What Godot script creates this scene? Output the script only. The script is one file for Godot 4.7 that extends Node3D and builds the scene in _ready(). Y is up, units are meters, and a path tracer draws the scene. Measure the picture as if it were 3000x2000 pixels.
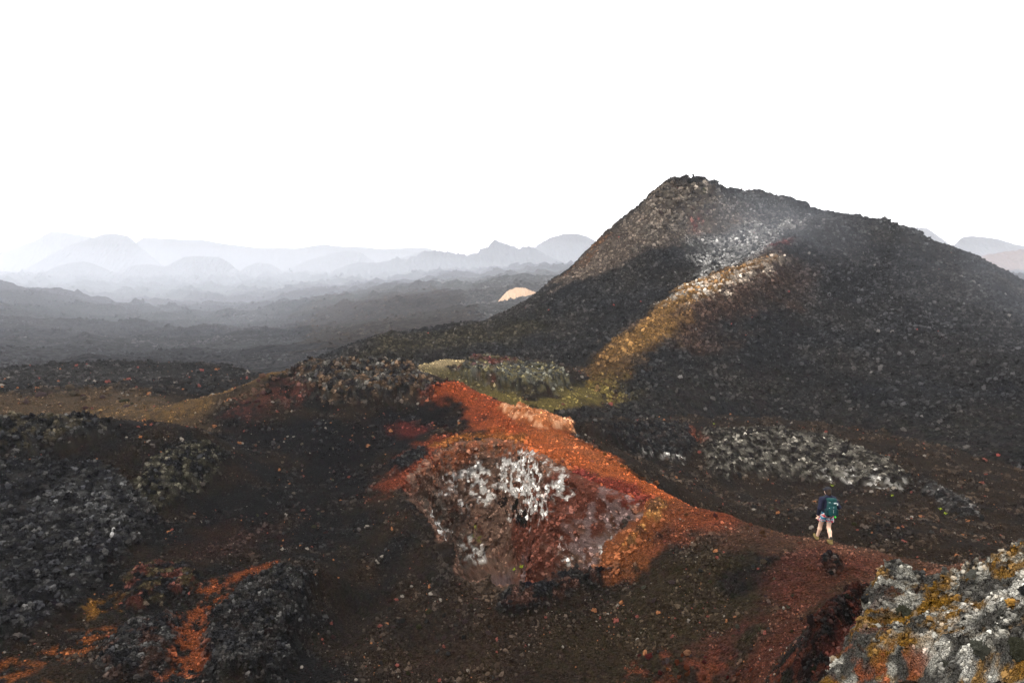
extends Node3D

const GROUND_POINTS: Array[Vector3] = [Vector3(12.01, 0.34, -15.6), Vector3(11.54, 0.26, -16.6), Vector3(10.27, 0.21, -17.7), Vector3(8.98, 0.06, -19), Vector3(7.87, -0.07, -20.4), Vector3(6.75, -0.21, -21.6), Vector3(5.94, -0.31, -22.9), Vector3(5.31, -0.36, -25), Vector3(4.57, -0.31, -27.5), Vector3(3.86, -0.4, -30.5), Vector3(3.24, -0.38, -33.5), Vector3(1.47, -0.24, -35.5), Vector3(-0.14, 0.22, -37.2), Vector3(-1.91, 0.57, -39), Vector3(-3.55, 0.92, -40.5), Vector3(10.39, 0.32, -16), Vector3(9.2, 0.31, -17), Vector3(8.54, 0.08, -18.3), Vector3(7.54, -0.08, -19.5), Vector3(6.35, -0.22, -20.7), Vector3(5.5, -0.32, -21.7), Vector3(4.75, -0.35, -23), Vector3(3.65, -0.33, -24.8), Vector3(2.54, -0.34, -27), Vector3(1.24, -0.3, -29.8), Vector3(0.3, -0.3, -32.5), Vector3(-1.05, -0.08, -35.3), Vector3(7.92, 0.12, -16.4), Vector3(7.03, -0.12, -16.9), Vector3(6.15, -0.45, -17.6), Vector3(5.55, -0.64, -18.8), Vector3(4.79, -0.82, -19.8), Vector3(6.62, 0.32, -13.6), Vector3(6.13, -0.25, -14.6), Vector3(5.5, -0.81, -15.6), Vector3(4.68, -1.26, -16.4), Vector3(3.86, -1.42, -17.8), Vector3(4.98, -1.01, -14), Vector3(4.26, -1.53, -14.8), Vector3(3.38, -1.91, -15.4), Vector3(2.57, -2.21, -17), Vector3(2.84, -2.01, -18.9), Vector3(3.03, -1.61, -20.3), Vector3(1.68, -1.75, -20.3), Vector3(0.32, -2.13, -20.2), Vector3(-0.62, -2.25, -20.3), Vector3(-1.92, -2.33, -21.2), Vector3(-2.66, -2, -22.8), Vector3(-3.54, -1.68, -24.8), Vector3(-4.57, -1.41, -27.2), Vector3(-4.6, -1.2, -29.8), Vector3(-3.74, -0.98, -32.6), Vector3(-2.09, -0.71, -33.4), Vector3(-0.99, -0.59, -33.2), Vector3(0.88, -0.43, -30.6), Vector3(1.49, -2.11, -17.9), Vector3(0, -2.51, -18.6), Vector3(0, -2.88, -16.9), Vector3(-2.27, -2.85, -19.2), Vector3(-2.05, -3.07, -17.2), Vector3(-3.81, -2.91, -20.6), Vector3(-5.03, -2.66, -23.2), Vector3(-6.5, -2.23, -26.2), Vector3(-6.45, -1.73, -30.2), Vector3(-7.18, -1.31, -33.8), Vector3(-4.72, -3.17, -18.6), Vector3(1.36, -2.43, -16.2), Vector3(-3.83, -3.2, -17.3), Vector3(-5.8, -3.01, -20.8), Vector3(-4.71, 0.96, -41.5), Vector3(-6.72, 1.56, -42.5), Vector3(-9.01, 1.71, -43), Vector3(-11.49, 1.71, -43), Vector3(-13.29, 1.4, -42.5), Vector3(-14.49, 1.28, -42), Vector3(-16.49, 0.55, -41.5), Vector3(-18.44, -0.03, -41), Vector3(-19.85, -0.59, -39.5), Vector3(-21.14, -0.92, -39), Vector3(-5.01, 0, -39.5), Vector3(-7.47, -0.15, -39), Vector3(-10.11, 0, -39.5), Vector3(-12.29, 0.43, -40), Vector3(-6.54, -0.59, -36.5), Vector3(-10.09, -0.59, -36.5), Vector3(-4.14, -0.64, -36.2), Vector3(-14, -0.33, -37.5), Vector3(-15.81, -0.83, -36), Vector3(-2.85, -0.19, -38), Vector3(-10.25, -1.31, -33), Vector3(-11.55, -1.39, -31.8), Vector3(-9.89, -2.15, -26), Vector3(-9.6, -1.91, -29.5), Vector3(-8.43, -2.28, -24.2), Vector3(-13.79, -1.01, -34.4), Vector3(-9.86, 0.6, -47), Vector3(-14.41, 0.2, -47), Vector3(-5.22, -0.2, -46), Vector3(-11.63, -4.5, -55), Vector3(-18.68, -3.5, -50), Vector3(-21.24, -3.2, -47), Vector3(-2.16, -1.2, -44), Vector3(0.64, -2, -41), Vector3(3.07, -2.6, -38), Vector3(-23.66, 0.74, -31), Vector3(-21.64, 0.87, -31), Vector3(-18.52, 0.96, -30.5), Vector3(-16.49, 0.64, -30), Vector3(-14.98, 0.46, -30.5), Vector3(-13.95, -0.07, -30.8), Vector3(-13.03, -0.71, -29.5), Vector3(-13.42, -1.15, -27.8), Vector3(-13.62, -1.44, -26), Vector3(-16.38, -0.7, -27), Vector3(-18.68, -0.54, -26.5), Vector3(-20.04, -0.38, -26), Vector3(-15.09, -1.43, -22.2), Vector3(-17.14, -1.34, -22), Vector3(-13.68, -1.7, -23.6), Vector3(-12.32, -1.86, -24), Vector3(-29.67, 0.91, -31), Vector3(-22.41, -0.98, -23), Vector3(-25.27, -2.2, -36), Vector3(-20.03, -2.4, -35), Vector3(-33.15, -1.8, -37), Vector3(-14.42, -1.69, -18.3), Vector3(-11.97, -1.66, -15), Vector3(-12.79, -1.85, -18.6), Vector3(-10.06, -1.79, -15.2), Vector3(-11.17, -2.05, -19.5), Vector3(-11.64, -1.95, -22), Vector3(-9.7, -2.04, -20.9), Vector3(-9.01, -2.11, -22), Vector3(-8.46, -2.2, -22.9), Vector3(-7.02, -2.04, -22.2), Vector3(-6.19, -2.08, -21.3), Vector3(-6.19, -2.27, -19.4), Vector3(-6.57, -2.54, -18.2), Vector3(-7.93, -2.17, -19.2), Vector3(-8.43, -2.17, -18), Vector3(-9.1, -2.2, -17.4), Vector3(-8.48, -2.11, -15.7), Vector3(-6.52, -2.04, -15.6), Vector3(-5.89, -2.49, -16.2), Vector3(-5.64, -3.01, -17.5), Vector3(-5.84, -3, -19), Vector3(-10.27, -1.97, -17), Vector3(-45.43, -1.79, -60), Vector3(-40.2, -1.77, -58), Vector3(-32.84, -1.69, -55), Vector3(-31.33, -1.41, -45), Vector3(-26.96, -1.41, -45), Vector3(-23.69, -1.46, -46), Vector3(-24.38, -1.84, -52), Vector3(-33.48, -1.2, -44), Vector3(-55.19, -2.22, -58), Vector3(-49.93, -2.34, -66), Vector3(-35, -2.6, -62), Vector3(-26.15, -2.57, -60), Vector3(-47.51, -3.05, -72), Vector3(-39.85, -3.75, -75), Vector3(-30.2, -3.75, -75), Vector3(4.22, -1.12, -38.5), Vector3(7.65, -2.1, -43), Vector3(13.07, -3.09, -47.5), Vector3(17.88, -3.36, -48), Vector3(21.87, -3.44, -46.5), Vector3(24.48, -3.49, -43), Vector3(25.43, -3.55, -40), Vector3(25.53, -3.68, -37), Vector3(25.11, -3.76, -34), Vector3(24.41, -3.76, -31.5), Vector3(23.62, -3.7, -28), Vector3(5.54, -1.96, -38), Vector3(8.15, -3.24, -38.5), Vector3(9.66, -3.43, -38.5), Vector3(10.62, -3.64, -36.5), Vector3(11.89, -4.17, -34.5), Vector3(15.55, -4.51, -38), Vector3(17.67, -4.49, -37.2), Vector3(19.28, -4.29, -37.5), Vector3(20.61, -4.16, -35.5), Vector3(21.16, -4.09, -33), Vector3(21.22, -3.91, -30.5), Vector3(20.45, -3.51, -28), Vector3(19.51, -2.96, -25), Vector3(9.76, -3.18, -32), Vector3(11.16, -3.11, -29.5), Vector3(13.61, -2.93, -28.5), Vector3(14.44, -2.71, -26.5), Vector3(15.81, -2.41, -24.5), Vector3(16.07, -1.88, -21.5), Vector3(5.99, -1.67, -33.5), Vector3(7.16, -1.87, -30), Vector3(9.74, -4.2, -25), Vector3(11.65, -3.6, -22.5), Vector3(13.08, -3, -20), Vector3(7.59, -3.6, -27), Vector3(-7.41, 0.34, -51), Vector3(-5.76, 0.31, -54), Vector3(-3.15, 0.11, -57), Vector3(0.15, -0.37, -57), Vector3(4.11, -0.77, -56), Vector3(-2.5, -0.99, -51), Vector3(-0.19, -1.44, -49), Vector3(2.25, -1.76, -47), Vector3(4.88, -1.76, -49), Vector3(7.11, -1.87, -54), Vector3(3.5, -1.67, -43.5), Vector3(6.97, -2.67, -48), Vector3(1.53, -1.52, -54), Vector3(1.08, -3, -70), Vector3(12.57, -4, -60), Vector3(24.25, -5, -60), Vector3(33.02, -5.5, -55), Vector3(34.49, -5, -45), Vector3(-7.93, -3.5, -70), Vector3(53.21, -7, -70), Vector3(21.33, -6, -78), Vector3(-14.73, -5, -70), Vector3(-23.98, -7, -78), Vector3(-40.13, -8, -80), Vector3(-60.82, -8, -80), Vector3(-3.92, -6, -80), Vector3(-81.5, -8, -80), Vector3(7.96, 3.54, -10.2), Vector3(7.78, 3.13, -10.6), Vector3(7.65, 2.62, -11.2), Vector3(7.39, 2.3, -12), Vector3(7.08, 2.02, -12.6), Vector3(6.45, 1.73, -12.3), Vector3(5.67, 1.48, -12), Vector3(4.93, 1.39, -11), Vector3(4.48, 1.65, -9.8), Vector3(6.1, 1.79, -11), Vector3(5.14, 2.08, -9.2), Vector3(6.68, 2.24, -10.2), Vector3(5.55, 2.59, -8.4), Vector3(6.93, 3.13, -9.2), Vector3(6.29, 3.2, -8), Vector3(8.45, 3.68, -10), Vector3(8.15, 4.05, -8.6), Vector3(6.23, 4.05, -7), Vector3(0, 6.3, 0), Vector3(-4, 5.6, -1), Vector3(4, 6, 0), Vector3(0, 5, -3), Vector3(3, 4.6, -4), Vector3(7, 4.4, -5), Vector3(10, 4.6, -5), Vector3(0, 2.2, -6), Vector3(4, 2.4, -7.5), Vector3(-4, 2, -6), Vector3(0, -0.8, -10), Vector3(4, -0.2, -10.5), Vector3(-4, -1.2, -10), Vector3(-8, -0.8, -11), Vector3(0, -3, -13.6), Vector3(4, -2.2, -13), Vector3(-4, -2.6, -13.5), Vector3(-10, 1, -6), Vector3(-14, -0.5, -9), Vector3(-20, -0.5, -12), Vector3(-25, 0, -20), Vector3(14, 4.2, -3), Vector3(16, 3.5, -9), Vector3(20, 1, -14), Vector3(26, -2, -20), Vector3(0, 6.3, 4), Vector3(-10, 4, 2), Vector3(12, 5.5, 3)]
const MOUNTAIN_POINTS: Array[Vector3] = [Vector3(-16.43, -0.89, -63), Vector3(-15.07, -0.1, -68), Vector3(-11.79, 0.45, -72), Vector3(-8.43, 0.85, -75), Vector3(-2.86, 1.4, -80), Vector3(2.36, 3.46, -84.5), Vector3(4.88, 5.27, -86.5), Vector3(7.46, 7.16, -88), Vector3(11.56, 10.98, -90), Vector3(15.63, 14.4, -91), Vector3(17.88, 16.08, -91), Vector3(19.56, 17.37, -90.5), Vector3(20.9, 17.6, -89.5), Vector3(22.73, 17.44, -89), Vector3(24.22, 17.76, -89), Vector3(25.8, 17.11, -89), Vector3(27.51, 16.71, -90), Vector3(30.95, 16.59, -91), Vector3(33.81, 16.31, -91), Vector3(36.85, 15.44, -90), Vector3(38.29, 14.3, -88), Vector3(39.05, 13.78, -86), Vector3(42.3, 13.62, -86), Vector3(45.85, 12.93, -86), Vector3(47.5, 12.34, -86), Vector3(52.14, 10.6, -85), Vector3(56.29, 8.67, -83), Vector3(58.93, 5.51, -79), Vector3(60.89, 2.53, -75), Vector3(63.99, -1.6, -70), Vector3(4.5, -1.52, -41), Vector3(8, -2.36, -45), Vector3(13.61, -3.36, -49.5), Vector3(18.81, -3.76, -50.5), Vector3(23.04, -3.86, -49), Vector3(26.17, -4.05, -46), Vector3(27.33, -4.18, -43), Vector3(27.3, -4.55, -37), Vector3(26.64, -4.66, -33), Vector3(-11.57, -0.26, -57), Vector3(-8.43, -0.63, -58), Vector3(-4.93, -0.17, -61), Vector3(-1.01, -0.69, -60.5), Vector3(4.01, -1.01, -60), Vector3(5.92, -1.87, -56), Vector3(7.25, -1.94, -52.5), Vector3(-7.44, 0.22, -66), Vector3(-2.4, 0.32, -67), Vector3(1.07, 1.11, -70), Vector3(5.24, 0.65, -66), Vector3(5.92, 3.49, -75), Vector3(10.26, 3.67, -72), Vector3(8.82, 6.23, -80), Vector3(13.52, 7.26, -78), Vector3(16.53, 10.28, -81), Vector3(17.48, 13.62, -86), Vector3(20.72, 13.62, -86), Vector3(21.9, 10.3, -82), Vector3(18.47, 7.28, -76), Vector3(19.49, 5.94, -72.5), Vector3(15.2, 5.9, -74), Vector3(10.29, 1.5, -66), Vector3(6.32, -0.62, -60), Vector3(6.69, -1.43, -53.5), Vector3(9.01, 0.11, -57.5), Vector3(12.83, 2.49, -62), Vector3(15.99, 4.48, -65.5), Vector3(19.14, 6.07, -68), Vector3(22.32, 7.34, -70), Vector3(26.1, 8.58, -72), Vector3(30.61, 10.59, -75.5), Vector3(35.36, 12.64, -80), Vector3(21.74, 6.83, -74), Vector3(25.33, 8.23, -76.5), Vector3(28.9, 9.72, -78.5), Vector3(23.14, 8.74, -79), Vector3(27.2, 11.35, -82.5), Vector3(31.68, 12.42, -83.5), Vector3(26.11, 13.62, -86), Vector3(11.47, -0.97, -55), Vector3(16.04, 0.67, -59), Vector3(21.54, 3.3, -64.5), Vector3(27.68, 6.45, -70), Vector3(34.89, 10.15, -76.5), Vector3(18.41, -1.6, -54.5), Vector3(24, 0.54, -60), Vector3(31.1, 3.94, -67.5), Vector3(39.31, 8.23, -75.5), Vector3(25.44, -1.6, -54.5), Vector3(32.44, 1.15, -61.5), Vector3(40.81, 4.7, -69.5), Vector3(48.34, 6.35, -74.5), Vector3(31.57, -1.34, -53), Vector3(39.33, 1.32, -60), Vector3(47.28, 3.19, -66), Vector3(36.96, -0.99, -51), Vector3(43.34, 0.86, -57.5), Vector3(32.85, -2.89, -45), Vector3(29.24, -3.74, -38), Vector3(38.66, -0.9, -47), Vector3(29.06, -3.1, -48.5), Vector3(33.96, -1.7, -38), Vector3(3.79, -5, -34), Vector3(11.73, -7.5, -42), Vector3(19.57, -7.5, -41), Vector3(22.6, -7, -35), Vector3(21.35, -6, -26), Vector3(-17.33, -6, -56), Vector3(-9.01, -6.5, -50), Vector3(-0.85, -6, -50), Vector3(-22.42, -4.5, -66), Vector3(-24.48, -4, -80), Vector3(-15.94, -4, -90), Vector3(-4.87, -4, -100), Vector3(22, 8, -115), Vector3(40, 5, -115), Vector3(5, 0, -110), Vector3(60, 2, -112), Vector3(22, -6, -140), Vector3(60, -8, -140), Vector3(-10, -8, -130), Vector3(80, -6, -100), Vector3(95, -12, -120), Vector3(85, -8, -70), Vector3(70, -7, -40), Vector3(-30, -9, -75), Vector3(-30, -10, -100)]
const PLAIN_POINTS: Array[Vector3] = [Vector3(-0.888, 0.1893, 4.060), Vector3(-0.630, 0.1828, 4.060), Vector3(-0.371, 0.1762, 4.060), Vector3(-0.113, 0.1762, 4.060), Vector3(0.209, 0.1893, 4.060), Vector3(0.790, 0.1893, 4.060), Vector3(-0.885, 0.1554, 4.554), Vector3(-0.756, 0.1541, 4.554), Vector3(-0.563, 0.1534, 4.554), Vector3(-0.370, 0.1489, 4.554), Vector3(-0.241, 0.1340, 4.605), Vector3(-0.882, 0.1243, 5.136), Vector3(-0.754, 0.1243, 5.136), Vector3(-0.562, 0.1243, 5.136), Vector3(-0.369, 0.1210, 5.136), Vector3(-0.266, 0.1146, 5.011), Vector3(-0.113, 0.1178, 4.868), Vector3(0.015, 0.1178, 4.787), Vector3(0.272, 0.1178, 4.787), Vector3(0.784, 0.1178, 4.787), Vector3(-0.939, 0.0538, 5.704), Vector3(-0.750, 0.0825, 5.561), Vector3(-0.661, 0.0889, 5.598), Vector3(-0.559, 0.0889, 5.799), Vector3(-0.464, 0.1049, 5.438), Vector3(-0.368, 0.0870, 5.799), Vector3(-0.253, 0.0825, 5.598), Vector3(-0.176, 0.0825, 5.347), Vector3(-0.138, 0.0870, 5.247), Vector3(-0.068, 0.0825, 5.193), Vector3(-0.010, 0.0729, 5.193), Vector3(-0.904, 0.0284, 6.064), Vector3(-0.746, 0.0328, 6.087), Vector3(-0.683, 0.0366, 6.087), Vector3(-0.621, 0.0538, 6.064), Vector3(-0.568, 0.0742, 5.966), Vector3(-0.747, 0.0398, 6.254), Vector3(-0.652, 0.0538, 6.254), Vector3(-0.558, 0.0614, 6.397), Vector3(-0.462, 0.0601, 6.397), Vector3(-0.366, 0.0538, 6.397), Vector3(-0.290, 0.0538, 6.174), Vector3(-0.239, 0.0538, 5.991), Vector3(-0.176, 0.0538, 5.670), Vector3(-0.137, 0.0538, 5.635), Vector3(-0.080, 0.0506, 5.598), Vector3(-0.017, 0.0506, 5.561), Vector3(0.041, 0.0411, 5.561), Vector3(-0.194, 0.0322, 6.174), Vector3(-0.137, 0.0316, 6.153), Vector3(-0.086, 0.0316, 6.064), Vector3(-0.035, 0.0253, 6.153), Vector3(0.015, 0.0158, 6.397), Vector3(0.078, 0.0045, 6.579), Vector3(0.205, 0.0095, 6.397), Vector3(-0.745, 0.0253, 6.908), Vector3(-0.556, 0.0316, 6.908), Vector3(-0.461, 0.0347, 6.856), Vector3(-0.365, 0.0316, 6.908), Vector3(-0.276, 0.0284, 6.802), Vector3(-0.175, 0.0221, 6.802), Vector3(-0.080, 0.0158, 6.908), Vector3(0.205, 0.0126, 6.908), Vector3(0.522, 0.0158, 6.685), Vector3(0.776, 0.0221, 6.215), Vector3(0.775, 0.0158, 6.908), Vector3(-0.935, 0.0171, 7.601), Vector3(-0.745, 0.0171, 7.601), Vector3(-0.491, 0.0183, 7.601), Vector3(-0.238, 0.0158, 7.601), Vector3(0.015, 0.0108, 7.601), Vector3(0.775, 0.0126, 7.601), Vector3(-0.934, 0.0095, 8.517), Vector3(-0.491, 0.0095, 8.517), Vector3(0.015, 0.0082, 8.517), Vector3(0.774, 0.0082, 8.517)]
const PIT_RIM: Array[Vector2] = [Vector2(-3.73, -32.47), Vector2(-2.52, -33.32), Vector2(-0.99, -33.16), Vector2(0.29, -31.88), Vector2(1.23, -29.57), Vector2(2.21, -27.3), Vector2(3.09, -25.64), Vector2(3.91, -24.38), Vector2(4.53, -23.41), Vector2(4.71, -22.64), Vector2(4.23, -21.79), Vector2(3.72, -21.26), Vector2(3.24, -20.82), Vector2(2.39, -20.65), Vector2(1.28, -20.42), Vector2(0.33, -20.39), Vector2(-0.63, -20.49), Vector2(-1.49, -21.06), Vector2(-2.12, -21.85), Vector2(-2.68, -22.92), Vector2(-3.23, -24.32), Vector2(-3.93, -25.8), Vector2(-4.65, -27.43), Vector2(-4.62, -29.28), Vector2(-4.24, -30.76)]
# where, colour, half width, softness, wander, wander scale, cover, grain cut, then x y z triples along the stain
var STAINS := [
	["ground", Color(0.028, 0.024, 0.012), 2.2, 1.6, 1.5, 0.2, 0.55, -2, [3.81, -1.5, -17.51, 5.77, -0.69, -16.42, 7.48, 0.01, -16.64]],
	["ground", Color(0.031, 0.021, 0.015), 3, 2, 2, 0.2, 0.6, -2, [-0.93, -2.84, -18.05, 2.1, -2.1, -17.9, 4.38, -1.4, -15.29]],
	["ground", Color(0.009, 0.009, 0.01), 2.2, 1, 1.2, 0.3, 0.8, -2, [-13.97, -0.98, -34.28, -10.84, -0.93, -35.01, -6.29, -0.93, -35.05, -4.27, -0.55, -37.41]],
	["ground", Color(0.009, 0.009, 0.01), 2, 1.5, 1.5, 0.3, 0.7, -2, [-9.47, -2.21, -24.86, -8.87, -2.09, -28.33, -8.17, -1.73, -31.53]],
	["ground", Color(0.009, 0.009, 0.01), 0.55, 0.4, 0.5, 0.6, 0.7, -2, [6.15, -0.45, -17.61, 7.4, -0.07, -17.85]],
	["ground", Color(0.067, 0.035, 0.024), 1.05, 0.4, 0.5, 0.6, 0.95, -2, [7.84, 2.71, -11.28, 10.29, 0.32, -16.75, 9.35, 0.3, -17.29, 8.81, 0.1, -18.62, 7.69, -0.04, -19.92, 6.45, -0.19, -21.06, 5.64, -0.27, -22.28]],
	["ground", Color(0.106, 0.048, 0.031), 0.55, 0.35, 0.4, 0.7, 0.8, -2, [7.68, 2.47, -11.72, 9.31, 0.32, -17, 8.66, 0.12, -18.03]],
	["ground", Color(0.151, 0.04, 0.019), 1.1, 0.5, 0.6, 0.6, 0.9, -2, [6.33, -0.2, -21.61, 5.48, -0.28, -22.89, 4.74, -0.21, -24.56]],
	["ground", Color(0.291, 0.076, 0.025), 1.55, 0.45, 0.7, 0.5, 0.95, -2, [5.41, -0.37, -24.68, 4.55, -0.3, -26.31, 3.52, -0.16, -27.77, 2.41, -0.22, -29.87, 1.34, -0.18, -32.27, 0.09, -0.03, -34.62]],
	["ground", Color(0.213, 0.049, 0.019), 1.25, 0.6, 0.9, 0.5, 0.95, -2, [0.53, -0.05, -34.2, -1.09, 0.23, -36.64, -2.41, 0.45, -38.87, -3.64, 0.74, -40.03]],
	["ground", Color(0.258, 0.084, 0.034), 0.5, 0.4, 0.5, 0.8, 0.6, -2, [3.98, -0.17, -27.17, 2.54, -0.23, -31.41, 0.75, -0.05, -34.03]],
	["ground", Color(0.157, 0.05, 0.017), 0.28, 0.25, 0.5, 1.2, 0.7, 0, [3.17, -0.29, -31.64, 4.05, -0.18, -27.71, 5.58, -1.12, -28.01]],
	["ground", Color(0.118, 0.031, 0.017), 1, 0.5, 0.7, 0.7, 0.9, -2, [-3.8, -0.94, -33.16, -4.2, -1.11, -31.22, -4.92, -1.36, -28.75]],
	["ground", Color(0.146, 0.056, 0.017), 0.45, 0.25, 0.4, 0.9, 0.9, -2, [-3.68, -0.94, -33, -2.54, -0.73, -33.65, -1, -0.56, -33.36, 0.5, -0.36, -31.8]],
	["ground", Color(0.112, 0.022, 0.018), 0.5, 0.3, 0.3, 0.9, 0.85, -2, [2.67, -0.36, -26.44, 3.66, -0.32, -24.89, 4.57, -0.29, -23.67]],
	["ground", Color(0.168, 0.056, 0.022), 0.75, 0.4, 0.6, 0.9, 0.85, -2, [5.45, -0.28, -22.42, 4.68, -0.52, -21.87, 3.97, -0.96, -21.11, 3.42, -1.33, -20.67]],
	["ground", Color(0.123, 0.039, 0.02), 0.6, 0.5, 0.7, 0.9, 0.7, -2, [5.84, -0.25, -21.93, 4.91, -0.6, -20.95]],
	["ground", Color(0.064, 0.025, 0.019), 0.42, 0.4, 0.5, 0.5, 0.75, -2, [8.46, 0.11, -17.85, 6.95, -0.14, -16.71, 5.87, -0.63, -16.1, 4.91, -1.11, -15.37]],
	["ground", Color(0.073, 0.025, 0.017), 0.6, 0.5, 0.6, 0.5, 0.7, -2, [8.79, 0.26, -16.85, 7.55, 0.07, -16.06, 6.21, -0.25, -14.81, 5.33, -0.47, -13.47]],
	["ground", Color(0.112, 0.034, 0.02), 0.35, 0.3, 0.6, 0.9, 0.8, 0.05, [3.21, -1.98, -15.56, 4.71, -1.23, -14.68, 4.82, 1.02, -11.23]],
	["ground", Color(0.151, 0.084, 0.031), 0.6, 0.35, 0.5, 0.6, 0.9, -2, [-14.54, 1.31, -42.57, -16.58, 0.54, -41.74, -18.59, -0.07, -41.33, -19.92, -0.56, -39.64]],
	["ground", Color(0.073, 0.048, 0.028), 4, 2.5, 2.5, 0.2, 0.85, -2, [-20.13, -0.5, -40.08, -27.32, -1.38, -45.61, -31.37, -1.4, -45.05, -34.18, -1.21, -43.42]],
	["ground", Color(0.123, 0.073, 0.028), 1.3, 0.8, 1.5, 0.4, 0.8, 0, [-19.49, -0.45, -39.83, -22.49, -0.98, -41.03, -26.2, -1.45, -43.21]],
	["ground", Color(0.078, 0.028, 0.022), 1.2, 0.8, 1, 0.5, 0.7, -0.05, [-12.42, 0.64, -40.43, -14.05, 0.22, -39.11, -15.2, -0.2, -38.11]],
	["ground", Color(0.084, 0.021, 0.017), 0.8, 0.6, 0.7, 0.7, 0.8, -2, [-5.71, -0.76, -35.75, -5.01, -0.75, -35.7]],
	["ground", Color(0.028, 0.016, 0.013), 1.2, 0.9, 0.9, 0.6, 0.7, -2, [-10.49, -2.1, -23.41, -10.22, -2.13, -24.26]],
	["ground", Color(0.028, 0.026, 0.025), 5, 3, 3, 0.15, 0.8, -2, [-47.7, -1.86, -59.94, -40.09, -1.98, -60.68, -35.44, -2.56, -62.81]],
	["ground", Color(0.146, 0.042, 0.017), 0.32, 0.22, 0.35, 1.2, 0.95, -0.15, [-8.18, -2.01, -21.79, -8.7, -2, -21.21, -9.07, -2.02, -20.72, -9.43, -2.05, -20.29]],
	["ground", Color(0.168, 0.048, 0.02), 0.55, 0.3, 0.5, 1.1, 0.95, -0.15, [-8.87, -2.14, -19.29, -8.84, -2.17, -18.23, -8.67, -2.21, -17.23, -8.33, -2.18, -16.28]],
	["ground", Color(0.146, 0.048, 0.017), 0.5, 0.35, 0.6, 0.9, 0.9, -0.1, [-11.3, -1.89, -17.19, -11.53, -1.8, -16.32, -11.95, -1.69, -15.25]],
	["ground", Color(0.157, 0.073, 0.017), 0.3, 0.25, 0.4, 1.2, 0.9, -0.1, [-11.98, -1.95, -18.94, -11.98, -1.96, -19.34]],
	["ground", Color(0.146, 0.067, 0.017), 0.3, 0.25, 0.4, 1.2, 0.9, -0.1, [-11.83, -1.96, -20.59, -11.45, -2.01, -20.27]],
	["ground", Color(0.123, 0.095, 0.031), 1.2, 0.8, 1.2, 0.4, 0.9, -2, [-1.44, -1.35, -48.62, 0.74, -1.67, -47.5, 2.83, -1.79, -46.57, 5.29, -1.85, -49.96, 6.49, -1.61, -53.2]],
	["ground", Color(0.308, 0.235, 0.129), 1.2, 0.6, 0.8, 0.4, 0.95, -2, [-6.73, 1.56, -42.52, -5.97, 0.35, -52.8, -3.74, 0.17, -54.99]],
	["ground", Color(0.09, 0.073, 0.034), 1.5, 0.8, 1, 0.4, 0.8, -2, [-5.29, -0.08, -49.53, -3.07, -0.91, -49.65]],
	["ground", Color(0.028, 0.021, 0.016), 1.8, 1.2, 1, 0.3, 0.5, -2, [6.34, -1.41, -29.87, 9.35, -2.91, -30.65, 11.95, -3.12, -29.03]],
	["pit", Color(0.179, 0.11, 0.081), 3.2, 0.6, 0.4, 0.6, 0.8, -0.22, [-3.65, -1.95, -31.68, -1.63, -2.05, -32.79, 0.48, -1.89, -30.2, 2.18, -1.34, -26.73, -1.6, -4.04, -32, -2.59, -4.72, -31.03]],
	["pit", Color(0.211, 0.065, 0.028), 0.55, 0.4, 0.5, 0.9, 0.8, -0.1, [-4.24, -1.81, -29.9, -3.66, -1.81, -31.8, -2.72, -1.2, -33.04, -0.99, -0.97, -33, 0.49, -0.76, -31.14]],
	["pit", Color(0.11, 0.035, 0.023), 1.4, 0.6, 0.7, 0.7, 0.9, -2, [0.08, -3.89, -29.03, 1.13, -3.99, -26.57, 1, -2.89, -27.95, 2.15, -2.06, -26.28, 3.35, -0.86, -24.95, 2.64, -0.93, -26.12]],
	["pit", Color(0.219, 0.154, 0.146), 1, 0.5, 0.8, 0.9, 0.8, -0.02, [2.7, -2.83, -24.77, 3.44, -1.78, -24.29, 4.13, -0.87, -23.73]],
	["pit", Color(0.13, 0.093, 0.093), 0.7, 0.4, 0.5, 0.9, 0.8, -2, [-0.48, -5.51, -27.95, 0.07, -4.85, -27.77]],
	["pit", Color(0.106, 0.097, 0.081), 0.9, 0.5, 0.8, 0.8, 0.6, -0.1, [-3.87, -2.66, -30.05, -3.14, -4.08, -30.42, -2.34, -5.33, -30.46]],
	["pit", Color(0.7, 0.672, 0.633), 0.25, 0.2, 0.35, 1.6, 0.97, -0.1, [-2, -1.6, -33, -1.81, -1.77, -32.92]],
	["pit", Color(0.7, 0.672, 0.633), 0.42, 0.2, 0.35, 1.6, 0.97, -0.12, [-2.17, -2.16, -32.84, -1.74, -2.33, -32.71, -1.41, -2.74, -32.51]],
	["pit", Color(0.7, 0.672, 0.633), 0.36, 0.2, 0.35, 1.6, 0.97, -0.08, [-1.62, -2.93, -32.47, -1.23, -3.13, -32.19]],
	["pit", Color(0.7, 0.672, 0.633), 0.34, 0.2, 0.35, 1.6, 0.97, -0.1, [-0.33, -1.54, -32.04, 0.38, -1.4, -30.88]],
	["pit", Color(0.7, 0.672, 0.633), 0.55, 0.2, 0.35, 1.6, 0.97, -0.12, [0.58, -1.09, -30.65, 1.13, -1.08, -29.21, 1.59, -1.03, -28.19]],
	["pit", Color(0.7, 0.672, 0.633), 0.5, 0.2, 0.35, 1.6, 0.97, -0.12, [-0.33, -2.35, -31.64, 0.18, -2.34, -30.54, 0.75, -2.07, -29.28, 1.19, -2.06, -28.26]],
	["pit", Color(0.7, 0.672, 0.633), 0.34, 0.2, 0.35, 1.6, 0.97, 0, [0.28, -2.56, -30.05, 0.92, -2.48, -28.5, 1.6, -2.15, -27.27]],
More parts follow.
